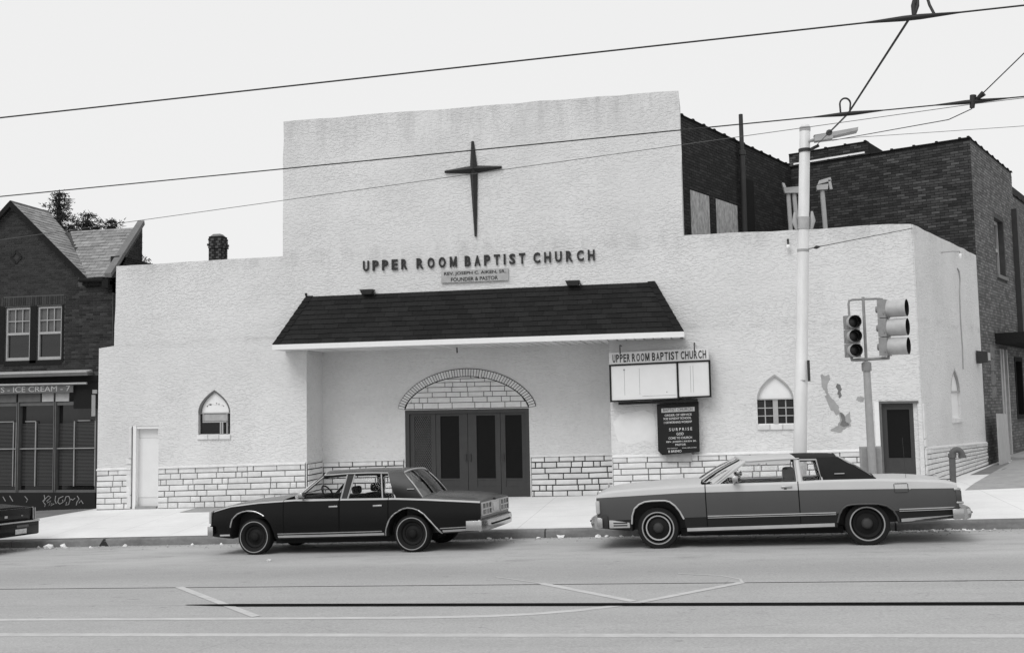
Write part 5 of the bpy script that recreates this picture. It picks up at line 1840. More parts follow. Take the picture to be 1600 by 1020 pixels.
A1, B1 = (-7.83, 9.694, 5.66), (1.984, 9.908, 5.95)
cable('trolley_wire', [wy(A1, B1, -30), B1, wy(A1, B1, 30)], .0085, 'thick black trolley wire, the upper one crossing the whole sky')
A2, B2 = (-10.3, 12.79, 5.53), (1.802, 13.155, 5.95)
cable('trolley_wire', [wy(A2, B2, -40), B2, wy(A2, B2, 40)], .0085, 'thick black trolley wire, the lower one crossing in front of the tower and cross')
A3, B3 = (-11.36, 17, 5.885), (4.31, 17, 7.02)
cable('feeder_cable', [wy(A3, B3, -40), B3, (10, 16.2, 7.1)], .0055, 'thin grey cable crossing low over the tower below the cross arms', m='cable_grey')
cable('feeder_cable', [(1.9, 18.62, 6.98), (2.49, 17, 6.60), (5.0, 17, 6.60), (20, 17, 7.6)], .0045, 'faint thin cable running right from the white pole', n=10, m='cable_grey')
# fittings and span wire
mb = MB()
B1v, B2v = Vector(B1), Vector(B2)
pc = pol(6.86) + Vector((.16, -.1, .02))
mb.tube([B1v + Vector((-.02, 0, 0)), B2v], .013, 6)
mb.tube([B2v, B2v.lerp(pc, .45)], .012, 6)
mb.tube([B2v.lerp(pc, .42), B2v.lerp(pc, .47), B2v.lerp(pc, .52)], [.02, .05, .02], 8)
mb.tube([B2v.lerp(pc, .5), pc], .006, 6)
tag(mb.build('span_wire', 'wire', smooth=60), 'slanting black span rod joining both trolley wires to the white pole', 'span wire')


def ear(c, along, lab, L=.45):
    t = thing('wire_hanger', lab, 'wire hanger', c)
    d = Vector(along).normalized(); c = Vector(c)
    m_ = MB(); m_.tube([c - d * L, c - d * .08, c + d * .08, c + d * L], [.008, .028, .028, .008], 8)
    m_.build('clamp', 'wire', t, smooth=60)
    return t


h1 = ear(B1, Vector(B1) - Vector(A1), 'long tapered wire hanger with two curved arms at the top edge')
mb = MB(); mb.tube([B1v + Vector((.02, 0, .02)), B1v + Vector((.06, .03, .12)), B1v + Vector((.08, .1, .3)), B1v + Vector((.1, .2, .5))], .018, 8); mb.tube([B1v + Vector((.20, 0, .02)), B1v + Vector((.17, .03, .12)), B1v + Vector((.15, .1, .3)), B1v + Vector((.1, .2, .5))], .014, 8)
mb.tube([B1v + Vector((.02, 0, .02)), B1v + Vector((.02, .02, .13)), B1v + Vector((.05, .06, .22))], .022, 6)
mb.build('arm', 'wire', h1, smooth=60)
h2 = ear(B2, Vector(B2) - Vector(A2), 'tapered wire hanger with an upright cable loop beside the white pole')
mb = MB()
lp = []
for k in range(13):
    a = PI * k / 12
    lp.append(B2v + Vector((-.03 - .065 * math.cos(a), 0, .13 + .075 * math.sin(a))))
mb.tube([B2v + Vector((-.09, 0, 0))] + lp + [B2v + Vector((.02, 0, .0))], .012, 6)
mb.build('loop', 'wire', h2, smooth=60)
C3 = wy(A2, B2, 3.30); C3v = Vector(C3)
h3 = ear(C3, Vector(B2) - Vector(A2), 'dark wire hanger at the right with a slanting pull off wire')
mb = MB(); mb.tube([C3v + Vector((0, 0, -.08)), C3v + Vector((.02, 0, .08))], [.03, .04], 8); mb.tube([C3v + Vector((.05, .0, .02)), C3v + Vector((.13, -.06, .08))], [.02, .04], 8)
mb.build('insulator', 'wire', h3, smooth=60)
mb = MB(); mb.tube([C3v + Vector((.12, -.06, .08)), (3.745, 12.54, 6.36), (4.6, 11.7, 7.1)], .007, 6)
mb.tube([C3v + Vector((0, 0, -.09)), C3v + Vector((-.25, .15, -.17)), Vector((2.0, 16.5, 6.45))], .006, 6)
mb.build('pull_wire', 'wire', h3)
cable('guy_wire', [pol(5.01) + Vector((.1, -.05, .02)), (4.385, 22.98, 5.99)], .008, 'thin guy wire from the white pole to the corner of the right wing', n=8)
mb = MB(); p_ = (pol(5.01) + Vector((.1, -.05, .02))).lerp(Vector((4.385, 22.98, 5.99)), .06); mb.tube([p_ + Vector((-.05, -.06, -.02)), p_, p_ + Vector((.07, .08, .02))], [.012, .035, .012], 8)
tag(mb.build('guy_insulator', 'wire', smooth=60), 'small dark insulator on the guy wire close to the white pole', 'insulator')

# ------------------------------------------------------------------ traffic signal
sz0 = walk_z(2.70, 18.7)
sgl = thing('traffic_signal', 'grey traffic signal post with two three lamp heads in front of the right wing', 'traffic light', (2.70, 18.7, sz0))
mb = MB(); mb.tube([(2.71, 18.7, sz0), (2.70, 18.7, 1.0), (2.68, 18.7, 2.80)], [.078, .072, .062], 14)
mb.build('post', 'grey_metal', sgl, smooth=40)
mb = MB(); mb.tube([(2.68, 18.7, 2.78), (2.68, 18.7, 2.92), (2.68, 18.7, 2.95)], [.085, .085, .05], 12)
mb.build('collar', 'signal_grey', sgl, smooth=40)
mb = MB(); mb.tube([(2.68, 18.7, 2.93), (2.675, 18.7, 4.11)], .026, 8)
mb.tube([(2.68, 18.7, 4.07), (2.50, 18.7, 4.07), (2.43, 18.7, 4.05), (2.42, 18.7, 3.99), (2.425, 18.7, 3.79)], .020, 8)
mb.tube([(2.68, 18.7, 4.07), (2.90, 18.7, 4.07), (3.0, 18.7, 4.06), (3.01, 18.7, 4.0)], .020, 8)
mb.tube([(2.68, 18.7, 2.99), (3.0, 18.7, 3.0), (3.06, 18.7, 3.0), (3.06, 18.7, 3.06)], .028, 8)
mb.tube([(2.68, 18.7, 2.99), (2.5, 18.7, 2.985), (2.44, 18.7, 2.985), (2.43, 18.7, 3.05)], .030, 8)
mb.build('bracket', 'signal_grey', sgl, smooth=40)
mb = MB(); mb.box(2.53, 2.88, 18.79, 19.0, .72, 1.43)
bx_ = mb.build('control_box', 'grey_metal', sgl)
mb = MB(); mb.box(2.55, 2.86, 18.778, 18.789, .75, 1.40)
mb.build('box_door', 'concrete_grey', bx_)


def signal_head(c, ang, w, hgt, rl, vis, mbody, mvis):
    """c: centre, ang: facing direction (from -Y towards +X)"""
    fd = Vector((math.sin(ang), -math.cos(ang), 0)); rt = Vector((math.cos(ang), math.sin(ang), 0)); upv = Vector((0, 0, 1))
    c = Vector(c)
    m_ = MB()
    head = None
    for k in (1, 0, -1):
        cc = c + upv * (k * hgt / 3)
        hh = hgt / 6 - .006
        def P(x, y, z):
            return cc + rt * x + fd * y + upv * z
        m_.hexa([P(-w / 2, -.08, -hh), P(w / 2, -.08, -hh), P(w / 2, -.08, hh), P(-w / 2, -.08, hh)], [P(-w / 2, .06, -hh), P(w / 2, .06, -hh), P(w / 2, .06, hh), P(-w / 2, .06, hh)])
        m_.lathe([(0, -.15), (.06, -.14), (.075, -.08)], cc, fd, 12)
        for s in (-1, 1):
            m_.tube([P(s * (w / 2 + .012), .03, -hh * .6), P(s * (w / 2 + .012), .03, -hh * .3)], .012, 5)
    head = m_.build('signal_head', mbody, sgl, smooth=35, recalc=True)
    for k in (1, 0, -1):
        cc = c + upv * (k * hgt / 3)
        # tunnel visor with thickness
        m_ = MB()
        n = 24; a0, a1 = -PI * .5 - .0, PI * 1.5
        prof = []
        rin, rout = rl + .004, rl + .014
        b0, b1 = .06, .06 + vis
        ringpts = []
        for i in range(n + 1):
            a = 2 * PI * i / n - PI / 2
            cut = 1.0
            for rr, dd in ((rout, b0), (rout, b0 + vis * cut), (rin, b0 + vis * cut), (rin, b0)):
                ringpts.append(cc + rt * math.cos(a) * rr + upv * math.sin(a) * rr + fd * dd)
        fcs = []
        for i in range(n):
            for q in range(3):
                fcs.append([i * 4 + q, i * 4 + q + 1, (i + 1) * 4 + q + 1, (i + 1) * 4 + q])
        m_.add(ringpts, fcs)
        mi = []
        for i in range(n):
            mi += [0, 1, 1]
        m_.mi = mi
        m_.build('visor', [mvis, 'sign_black'], head, smooth=50)
        m_ = MB(); m_.lathe([(0, .075), (rl * .6, .072), (rl, .062)], cc, fd, 20)
        m_.build('lens', 'lens', head, smooth=60)


signal_head((2.455, 18.68, 3.405), math.radians(8), .25, .76, .10, .17, 'signal_grey', 'signal_body')
signal_head((3.02, 18.68, 3.54), math.radians(66), .30, 1.01, .138, .33, 'signal_grey', 'signal_body')

# bent vent pipe on the pavement
bp = thing('bent_pipe', 'rusty upright pipe with a hooked top by the church corner', 'pipe', (4.15, 19.3, walk_z(4.15, 19.3)))
mb = MB()
z0 = walk_z(4.15, 19.3)
P = [(4.15, 19.3, z0), (4.165, 19.3, 1.24)]
for k in range(1, 8):
    a = PI * k / 8
    P.append((4.165 + .085 - .085 * math.cos(a), 19.3, 1.24 + .10 * math.sin(a)))
P.append((4.335, 19.3, 1.22))
mb.tube(P, [.055] * (len(P) - 1) + [.056], 10)
mb.build('pipe', 'trim_dark', bp, smooth=50)
mb = MB(); mb.tube([(4.165, 19.3, 1.20), (4.166, 19.3, 1.27)], .07, 10); mb.tube([(4.335, 19.3, 1.195), (4.335, 19.3, 1.245)], .068, 10)
mb.build('coupling', 'trim_dark', bp, smooth=40)

# ------------------------------------------------------------------ cars
# local frame of a car: x along its length (0 at the front wheel, tail positive), y from the near side across, z up
def rbox(name, x0, x1, y0, y1, z0, z1, r, m, parent, seg=2):
    bm = bmesh.new()
    bmesh.ops.create_cube(bm, size=1.0)
    for v in bm.verts:
        v.co = Vector(((x0 + x1) / 2 + v.co.x * (x1 - x0), (y0 + y1) / 2 + v.co.y * (y1 - y0), (z0 + z1) / 2 + v.co.z * (z1 - z0)))
    bmesh.ops.bevel(bm, geom=list(bm.edges), offset=r, segments=seg, profile=.5, affect='EDGES', clamp_overlap=True)
    me = bpy.data.meshes.new(name); bm.to_mesh(me); bm.free()
    me.materials.append(M[m])
    me.polygons.foreach_set('use_smooth', [True] * len(me.polygons)); me.set_sharp_from_angle(angle=math.radians(40))
    o = bpy.data.objects.new(name, me); COL.objects.link(o); o.parent = parent
    return o


def curve(tab):
    xs = [a for a, b in tab]; ys = [b for a, b in tab]
    return lambda s: interp(s, xs, ys)


def smooth_curve(tab):
    f = curve(tab)
    return lambda s: (f(s - .06) + 2 * f(s) + f(s + .06)) / 4


def make_car(S):
    W = S['W']
    th = -.05
    cx = Vector((math.cos(th), math.sin(th), .033)).normalized()
    cy = Vector((-math.sin(th), math.cos(th), -.033))
    cy = (cy - cx * cy.dot(cx)).normalized()
    cz = cx.cross(cy)
    root = thing('parked_car', S['label'], 'car', S['loc'], 'cars parked along the kerb')
    R = Matrix((cx, cy, cz)).transposed()
    root.rotation_euler = R.to_euler()
    zs, zc, z2, zl, zb, pin = (smooth_curve(S[k]) for k in ('zs', 'zc', 'z2', 'zl', 'zb', 'p'))
    s0, s1 = S['ends']
    c0, c1 = S['cabin']

    def ring(s):
        a, c, l2, ll, b, p = zs(s), zc(s), z2(s), zl(s), zb(s), pin(s)
        return [(W / 2, c), (W * .27, a + (c - a) * .8), (p + .17, a + (c - a) * (.25 if c > a else .02)), (p + .06, a), (p + .016, a - .034), (p, l2), (p - .004, (l2 + ll) / 2), (p + .010, ll), (p + .045, b + .012), (p + .13, b - .012), (W / 2, b + .02)]

    def side_t(s, z):
        r = ring(s)[3:10]
        for (ta, za), (tb_, zb_) in zip(r[:-1], r[1:]):
            if zb_ <= z <= za:
                k = (za - z) / max(1e-6, za - zb_)
                return ta + (tb_ - ta) * k
        return r[0][0] if z > r[0][1] else r[-2][0]

    st = sorted(set([s0, s0 + .03, s0 + .08, s1 - .08, s1 - .03, s1, c0, c0 + .02, c1, c1 - .02] + [s0 + (s1 - s0) * i / 52 for i in range(53)]))
    st = [s for i, s in enumerate(st) if i == 0 or s - st[i - 1] > .008]
    v, f, mi = [], [], []
    for s in st:
        r = ring(s)
        if c0 + .01 < s < c1 - .01:
            zz_ = zs(s)
            r[0] = (W / 2, zz_ - .16); r[1] = (W * .27, zz_ - .16); r[2] = (.19, zz_ - .012)
        full = [(s, t, z) for t, z in r] + [(s, W - t, z) for t, z in r[-2:0:-1]]
        v += full
    n = 20
    seg_m = [0, 0, 0, 1, 1, 2, 2, 3, 5, 5]
    seg_m = seg_m + seg_m[::-1]
    for i in range(len(st) - 1):
        mid = (st[i] + st[i + 1]) / 2
        for k in range(n):
            f.append([i * n + k, i * n + (k + 1) % n, (i + 1) * n + (k + 1) % n, (i + 1) * n + k])
            m_ = seg_m[k]
            if m_ == 0 and c0 < mid < c1 and k in (0, 1, 18, 19):
                m_ = 4
            mi.append(m_)
    f.append(list(range(n))[::-1]); mi.append(2)
    f.append([(len(st) - 1) * n + k for k in range(n)]); mi.append(2)
    mats = list(S['mats']) + ['interior', 'black']
    body = obj('body', v, f, mats, root, None, False, mi, True)
    # wheel openings
    cb = MB()
    for arch in S['arches']:
        for y0, y1 in ((-.15, .34), (W - .34, W + .15)):
            cb.hexa([(a, y0, z) for a, z in arch], [(a, y1, z) for a, z in arch])
    cb.mi = [5] * len(cb.f)
    cut = cb.build('cut', mats, None, recalc=True)
    cut.location = root.location; cut.rotation_euler = root.rotation_euler
    md = body.modifiers.new('b', 'BOOLEAN'); md.operation = 'DIFFERENCE'; md.object = cut; md.solver = 'EXACT'
    try:
        md.material_mode = 'INDEX'
    except Exception:
        pass
    bpy.context.view_layer.update()
    dg = bpy.context.evaluated_depsgraph_get()
    me = bpy.data.meshes.new_from_object(body.evaluated_get(dg))
    me.name = 'body'
    body.modifiers.clear(); old = body.data; body.data = me; bpy.data.meshes.remove(old)
    bpy.data.objects.remove(cut)
    me.polygons.foreach_set('use_smooth', [True] * len(me.polygons)); me.set_sharp_from_angle(angle=math.radians(28))

    both = lambda t: (t, W - t)

    def strip(name, pts, h, thick, m, parent=root, sides=(0, 1)):
        """a moulding following the side: pts (s, z centre)"""
        P = []
        for (a, za), (b, zb_) in zip(pts[:-1], pts[1:]):
            k = max(1, int((b - a) / .12))
            P += [(a + (b - a) * i / k, za + (zb_ - za) * i / k) for i in range(k)]
        P.append(pts[-1])
        for sd in sides:
            mb_ = MB()
            vv = []
            for s, z in P:
                ta, tb_ = side_t(s, z + h / 2), side_t(s, z - h / 2)
                q = [(ta + .008, z + h / 2), (ta - thick, z + h / 2), (tb_ - thick, z - h / 2), (tb_ + .008, z - h / 2)]
                vv += [(s, t if sd == 0 else W - t, zz) for t, zz in q]
            L = len(P)
            ff = [[i * 4 + k, i * 4 + (k + 1) % 4, (i + 1) * 4 + (k + 1) % 4, (i + 1) * 4 + k] for i in range(L - 1) for k in range(4)] + [[3, 2, 1, 0], [(L - 1) * 4 + k for k in range(4)]]
            obj(name, vv, ff, m, parent, 40, False)

    for nm, pts, h, tk, m in S['strips']:
        strip(nm, pts, h, tk, m)
    # doors: shells lying on the side, with dark gaps round them
    for d0_, d1_, hand in S['doors']:
        for sd in (0, 1):
            vv, ff, mm = [], [], []
            ss = [d0_ + .010 + (d1_ - d0_ - .02) * i / 12 for i in range(13)]
            for s in ss:
                r = ring(s)[3:9]
                for k, (t, z) in enumerate(r):
                    zz_ = z - (.006 if k == 0 else 0)
                    t -= .0035
                    vv.append((s, t if sd == 0 else W - t, zz_))
            for i in range(12):
                for k in range(5):
                    ff.append([i * 6 + k, i * 6 + k + 1, (i + 1) * 6 + k + 1, (i + 1) * 6 + k]); mm.append([1, 1, 2, 2, 3][k])
            dr = obj('door', vv, ff, S['mats'], root, 28, False, mm, False)
            # gap lines
            mb_ = MB()
            for s in (d0_, d1_):
                r = ring(s)[3:9]
                for (ta, za), (tb_, zb_) in zip(r[:-1], r[1:]):
                    for yy in (0,):
                        q = [(s - .007, ta - .0042, za), (s + .007, ta - .0042, za), (s + .007, tb_ - .0042, zb_), (s - .007, tb_ - .0042, zb_)]
                        mb_.add([(a, b if sd == 0 else W - b, c) for a, b, c in q], [(0, 1, 2, 3)])
            mb_.build('door_gap', 'void', dr, world=False)
            hs_, hz = hand
            t = side_t(hs_, hz)
            y = (t - .025, t + .006)
            if sd == 1:
                y = (W - t - .006, W - t + .025)
            rbox('door_handle', hs_ - .085, hs_ + .085, y[0], y[1], hz - .016, hz + .016, .007, 'chrome', dr)
    # arch lips
    for pts, m in S['lips']:
        for sd in (0, 1):
            mb_ = MB()
            P = []
            for (a, za), (b, zb_) in zip(pts[:-1], pts[1:]):
                for i in range(4):
                    P.append((a + (b - a) * i / 4, za + (zb_ - za) * i / 4))
            P.append(pts[-1])
            mb_.tube([(s, (side_t(s, z) - .002) if sd == 0 else W - side_t(s, z) + .002, z) for s, z in P], .015, 6)
            mb_.build('arch_trim', m, root, smooth=60, world=False)
    # wheels
    r = S['tyre']
    for ws in (0.0, S['wb']):
        for sd in (0, 1):
            wc = Vector((ws, .17 if sd == 0 else W - .17, r - .004))
            ax = Vector((0, -1 if sd == 0 else 1, 0))
            rr = S['rim_r']
            mb_ = MB()
            mb_.lathe([(rr + .004, -.09), (rr, .0), (rr - .01, .055), (rr - .05, .045), (rr - .06, .03), (rr - .075, .035), (.07, .055), (.055, .075), (.0, .08)], wc, ax, 28)
            wh = mb_.build('wheel', S['rim_m'], root, smooth=40, world=False)
            w0, w1 = S['ww']
            prof = [(rr, -.085), (r - .05, -.105), (r - .012, -.095), (r, -.075), (r, .075), (r - .012, .095), (w1, .104), (w1, .106), (w0, .106), (w0, .103), (rr + .02, .09), (rr, .06)]
            mis = [0] * 7 + [1] + [0] * 3
            mb_ = MB(); mb_.lathe(prof, wc, ax, 44, mis=mis)
            mb_.build('tyre', ['rubber', 'whitewall'], wh, smooth=50, world=False)
            if S.get('rim_ring') and ws == 0.0:
                a_, b_ = S['rim_ring']
                mb_ = MB(); mb_.lathe([(a_, .05), (a_ + .004, .068), (b_ - .004, .070), (b_, .06)], wc, ax, 32)
                mb_.build('rim_trim', 'bright_trim', wh, smooth=50, world=False)
            mb_ = MB(); mb_.lathe([(.085, .05), (.08, .07), (.05, .085), (.02, .09), (0, .09)], wc, ax, 20)
            mb_.build('hub_cap', S['hub_m'], wh, smooth=50, world=False)
    mb_ = MB(); mb_.box(.35, S['wb'] - .35, .25, W - .25, .18, .30); mb_.box(-.25, S['wb'] + .25, W * .38, W * .62, .17, .32)
    mb_.box(S['wb'] + .35, s1 - .25, .45, W - .45, .38, .44)
    for ws in (0.0, S['wb']):
        mb_.box(ws - .05, ws + .05, .25, W - .25, r - .05, r + .05)
    mb_.build('underbody', 'interior', root, world=False)

    # greenhouse
    tb0, tr0 = S['t_belt'], S['t_roof']
    zr = smooth_curve(S['zrail'])

    def bp_(s, sd, dt=0.0, dz=0.0):
        t = tb0 + dt
        return Vector((s, t if sd == 0 else W - t, zs(s) - .01 + dz))

    def rp_(s, sd, dt=0.0, dz=0.0):
        t = tr0 + dt
        return Vector((s, t if sd == 0 else W - t, zr(s) + dz))
    r0, r1 = S['roof']                       # header at the rail, rear edge at the rail
    bow0, bow1 = S['roof_bow']
    vv, ff, mm = [], [], []
    NS, NT = 16, 14
    for i in range(NS + 1):
        for k in range(NT + 1):
            w = -1 + 2 * k / NT
            e = 1 - abs(w) ** 2.2
            a = r0 - bow0 * e; b = r1 + bow1 * e
            s = a + (b - a) * i / NS
            zz_ = zr(r0 + (r1 - r0) * i / NS) + S['crown'] * (1 - abs(w) ** 2.6) - (.014 if k in (0, NT) else 0) - (.010 if i in (0, NS) else 0)
            rin = .075 * max(0, (i / NS - .74) / .26) ** 1.4
            vv.append((s, W / 2 + w * (W / 2 - tr0 + .012 - rin), zz_))
    for i in range(NS):
        for k in range(NT):
            ff.append([i * (NT + 1) + k, i * (NT + 1) + k + 1, (i + 1) * (NT + 1) + k + 1, (i + 1) * (NT + 1) + k])
            mid = r0 + (r1 - r0) * (i + .5) / NS
            mm.append(1 if mid > S['vinyl_from'] else 0)
    nv = len(vv)
    vv += [(a, b, c - .045) for a, b, c in vv]
    ff2 = [[i + nv for i in q][::-1] for q in ff]
    border = [k for k in range(NT + 1)] + [i * (NT + 1) + NT for i in range(1, NS + 1)] + [NS * (NT + 1) + k for k in range(NT - 1, -1, -1)] + [i * (NT + 1) for i in range(NS - 1, 0, -1)]
    fb = [[border[i], border[(i + 1) % len(border)], border[(i + 1) % len(border)] + nv, border[i] + nv] for i in range(len(border))]
    obj('roof', vv, ff + ff2 + fb, [S['roof_m'], S['vinyl_m'], 'interior'], root, 40, False, mm + [2] * len(ff2) + [1 if vv[border[i]][0] > S['vinyl_from'] else 0 for i in range(len(fb))], True)

    def prism(name, quad, depth, m, parent=root):
        """quad of 4 Vectors on one side, thickened inwards"""
        cyy = sum(q.y for q in quad) / 4
        s_ = 1 if cyy < W / 2 else -1
        mb__ = MB(); mb__.hexa(quad, [q + Vector((0, s_ * depth, 0)) for q in quad])
        return mb__.build(name, m, parent, world=False, recalc=True)

    def bar(name, pts, rad, m, parent=root):
        mb__ = MB(); mb__.tube(pts, rad, 6)
        return mb__.build(name, m, parent, smooth=60, world=False)

    for sd in (0, 1):
        for nm, b0, b1, t0, t1, m in S['pillars']:
            prism(nm, [bp_(b0, sd), bp_(b1, sd), rp_(t1, sd), rp_(t0, sd)], .05, m)
        # C pillar: from the side round to the back glass
        b0, b1, t0, t1 = S['cpillar']
        q = [bp_(b0, sd), bp_(b1, sd, .07), rp_(t1, sd, .055, .016), rp_(t0, sd, -.018, .002)]
        vv = []
        for i in range(7):
            for k in range(7):
                u, w = i / 6, k / 6
                p = (q[0] * (1 - u) + q[1] * u) * (1 - w) + (q[3] * (1 - u) + q[2] * u) * w
                bulge = -.030 * math.sin(PI * w) * (1 - u * .3) - .02 * math.sin(PI * u * .5) * 0
                p = p + Vector((0, bulge if sd == 0 else -bulge, 0))
                vv.append(p)
        ff = [[i * 7 + k, (i + 1) * 7 + k, (i + 1) * 7 + k + 1, i * 7 + k + 1] for i in range(6) for k in range(6)]
        nv = len(vv); dy = Vector((0, .06 if sd == 0 else -.06, 0))
        ff += [[j + nv for j in q_][::-1] for q_ in ff]
        bd = [k for k in range(7)] + [i * 7 + 6 for i in range(1, 7)] + [42 + k for k in range(5, -1, -1)] + [i * 7 for i in range(5, 0, -1)]
        ff += [[bd[i], bd[(i + 1) % 24], bd[(i + 1) % 24] + nv, bd[i] + nv] for i in range(24)]
        obj('rear_pillar', vv + [p + dy for p in vv], ff, S['vinyl_m'], root, 40, False)
        for b0, b1, t0, t1 in S['panes']:
            g = prism('side_window', [bp_(b0, sd, .018), bp_(b1, sd, .018), rp_(t1, sd, .018, -.03), rp_(t0, sd, .018, -.03)], .006, 'car_glass')
        for pts, rad, m in S['trims']:
            bar('window_trim', [bp_(s, sd, -.004) if w == 'b' else rp_(s, sd, -.006, -.03) for s, w in pts], rad, m)
        bar('roof_rail_trim', [rp_(r0, sd, -.01, -.006)] + [rp_(r0 + (S['rail_end'] - r0) * i / 8, sd, -.012, -.012) for i in range(1, 9)], .012, S['rail_m'])
        bar('door_top', [rp_(r0 + .02, sd, .01, -.035), rp_((r0 + S['rail_end']) / 2, sd, .01, -.035), rp_(S['rail_end'], sd, .01, -.035)], .022, S['door_top_m'])
    # windscreen and back glass
    for nm, lo, loc_, to, toc, m in (('windscreen', S['ws'][0], S['ws'][1], r0, r0 - bow0, 'car_glass'), ('back_window', S['bw'][0], S['bw'][1], r1, r1 + bow1, 'back_glass')):
        vv = []
        tl = tb0 + .03 if nm == 'windscreen' else tb0 + S['bw_in']; tt_ = tr0 + .03 if nm == 'windscreen' else tr0 + .085
        N1, N2 = 8, 12
        edge = []
        for i in range(N1 + 1):
            for k in range(N2 + 1):
                w = -1 + 2 * k / N2; e = 1 - abs(w) ** 2.2
                a = Vector((lo + (loc_ - lo) * e, W / 2 + w * (W / 2 - tl), (zs(lo) - .005) + .02 * e + S['glz'] * e))
                b = Vector((to + (toc - to) * e, W / 2 + w * (W / 2 - tt_), zr(to) - .012 + S['crown'] * (1 - abs(w) ** 2.6)))
                u = i / N1
                p = a.lerp(b, u)
                d_ = (b - a).normalized(); out_ = Vector((-d_.z, 0, d_.x)) if nm == 'windscreen' else Vector((d_.z, 0, -d_.x))
                p += out_ * (.02 * math.sin(PI * u))
                vv.append(p)
        ff = [[i * (N2 + 1) + k, i * (N2 + 1) + k + 1, (i + 1) * (N2 + 1) + k + 1, (i + 1) * (N2 + 1) + k] for i in range(N1) for k in range(N2)]
        g = obj(nm, vv, ff, m, root, 60, False, None, False)
        row = lambda i: [vv[i * (N2 + 1) + k] for k in range(N2 + 1)]
        colm = lambda k: [vv[i * (N2 + 1) + k] for i in range(N1 + 1)]
        mb_ = MB()
        up_ = Vector((0, 0, .006))
        for ln in (row(0), row(N1), colm(0), colm(N2)):
            mb_.tube([p + up_ for p in ln], S['gl_trim'], 6)
        mb_.build('glass_trim', S['gl_m'] if nm == 'back_window' else S['ws_m'], g, smooth=60, world=False)
    # inside
    for a, b, ztop in S['seats']:
        rbox('seat', a, b, .28, W * .47, .45, ztop, .06, 'interior', root)
        rbox('seat', a, b, W * .53, W - .28, .45, ztop, .06, 'interior', root)
        if S['head']:
            for y in (.45, W - .62):
                rbox('head_rest', a + .03, b - .03, y - .02, y + .24, ztop + .01, ztop + .15, .045, 'interior', root)
    d_s = S['dash']
    rbox('dashboard', d_s, d_s + .38, .20, W - .20, .70, zs(d_s) + .03, .04, 'interior', root)
    mb_ = MB()
    sw_c = Vector((d_s + .52, .58, zs(d_s) + .045)); ax_ = Vector((.85, 0, .5)).normalized(); e1 = Vector((0, 1, 0)); e2 = ax_.cross(e1)
    mb_.tube([sw_c + (e1 * math.cos(2 * PI * k / 20) + e2 * math.sin(2 * PI * k / 20)) * .185 for k in range(21)], .014, 6)
    mb_.tube([sw_c - e1 * .18, sw_c + e1 * .18], .014, 5); mb_.tube([sw_c, sw_c - ax_ * .25], .02, 6)
    mb_.build('steering_wheel', 'interior', root, world=False)
    # mirrors
    ms = S['mirror']
    for sd in (0, 1):
        y0 = .02 if sd == 0 else W - .02
        sg_ = -1 if sd == 0 else 1
        mm_ = rbox('wing_mirror', ms - .05, ms + .05, min(y0, y0 + sg_ * .16), max(y0, y0 + sg_ * .16), zs(ms) + .03, zs(ms) + .125, .022, S['mirror_m'], root)
        mb_ = MB(); mb_.tube([(ms - .03, y0 - sg_ * .05, zs(ms) - .015), (ms, y0 + sg_ * .06, zs(ms) + .05)], .018, 6)
        mb_.build('mirror_arm', S['mirror_m'], mm_, world=False)
    S['extra'](root, W, side_t, zs, zc, ring)
    return root


def bumper(name, s_in, s_out, t0, t1, z0, z1, m, parent, r=.03, strip_m='rubber', wrap=.22):
    """wrap-round bumper; s_out beyond s_in in the direction it faces"""
    sg_ = 1 if s_out > s_in else -1
    N = 16
    vv, ff = [], []
    prof = [(0, z0 + .03), (.55, z0), (.9, z0 + .02), (1.0, z0 + (z1 - z0) * .42), (1.0, z0 + (z1 - z0) * .62), (.93, z1 - .015), (.6, z1), (0, z1 - .005)]
    for k in range(N + 1):
        w = -1 + 2 * k / N
        bow = .05 * (abs(w) ** 2.5) + (.06 if k in (0, N) else 0)
        for a, z in prof:
            s = s_in + (s_out - s_in) * a - sg_ * bow * a
            vv.append((s, (t0 + t1) / 2 + w * (t1 - t0) / 2, z))
    n = len(prof)
    ff = [[k * n + j, k * n + (j + 1) % n, (k + 1) * n + (j + 1) % n, (k + 1) * n + j] for k in range(N) for j in range(n)]
    ff += [list(range(n))[::-1], [N * n + j for j in range(n)]]
    o = obj(name, vv, ff, m, parent, 35, False)
    # side returns
    for y in (t0, t1):
        rbox('bumper_end', min(s_in - sg_ * wrap, s_in + sg_ * .06), max(s_in - sg_ * wrap, s_in + sg_ * .06), y - .012, y + .012, z0 + .02, z1 - .015, .01, m, o)
    return o


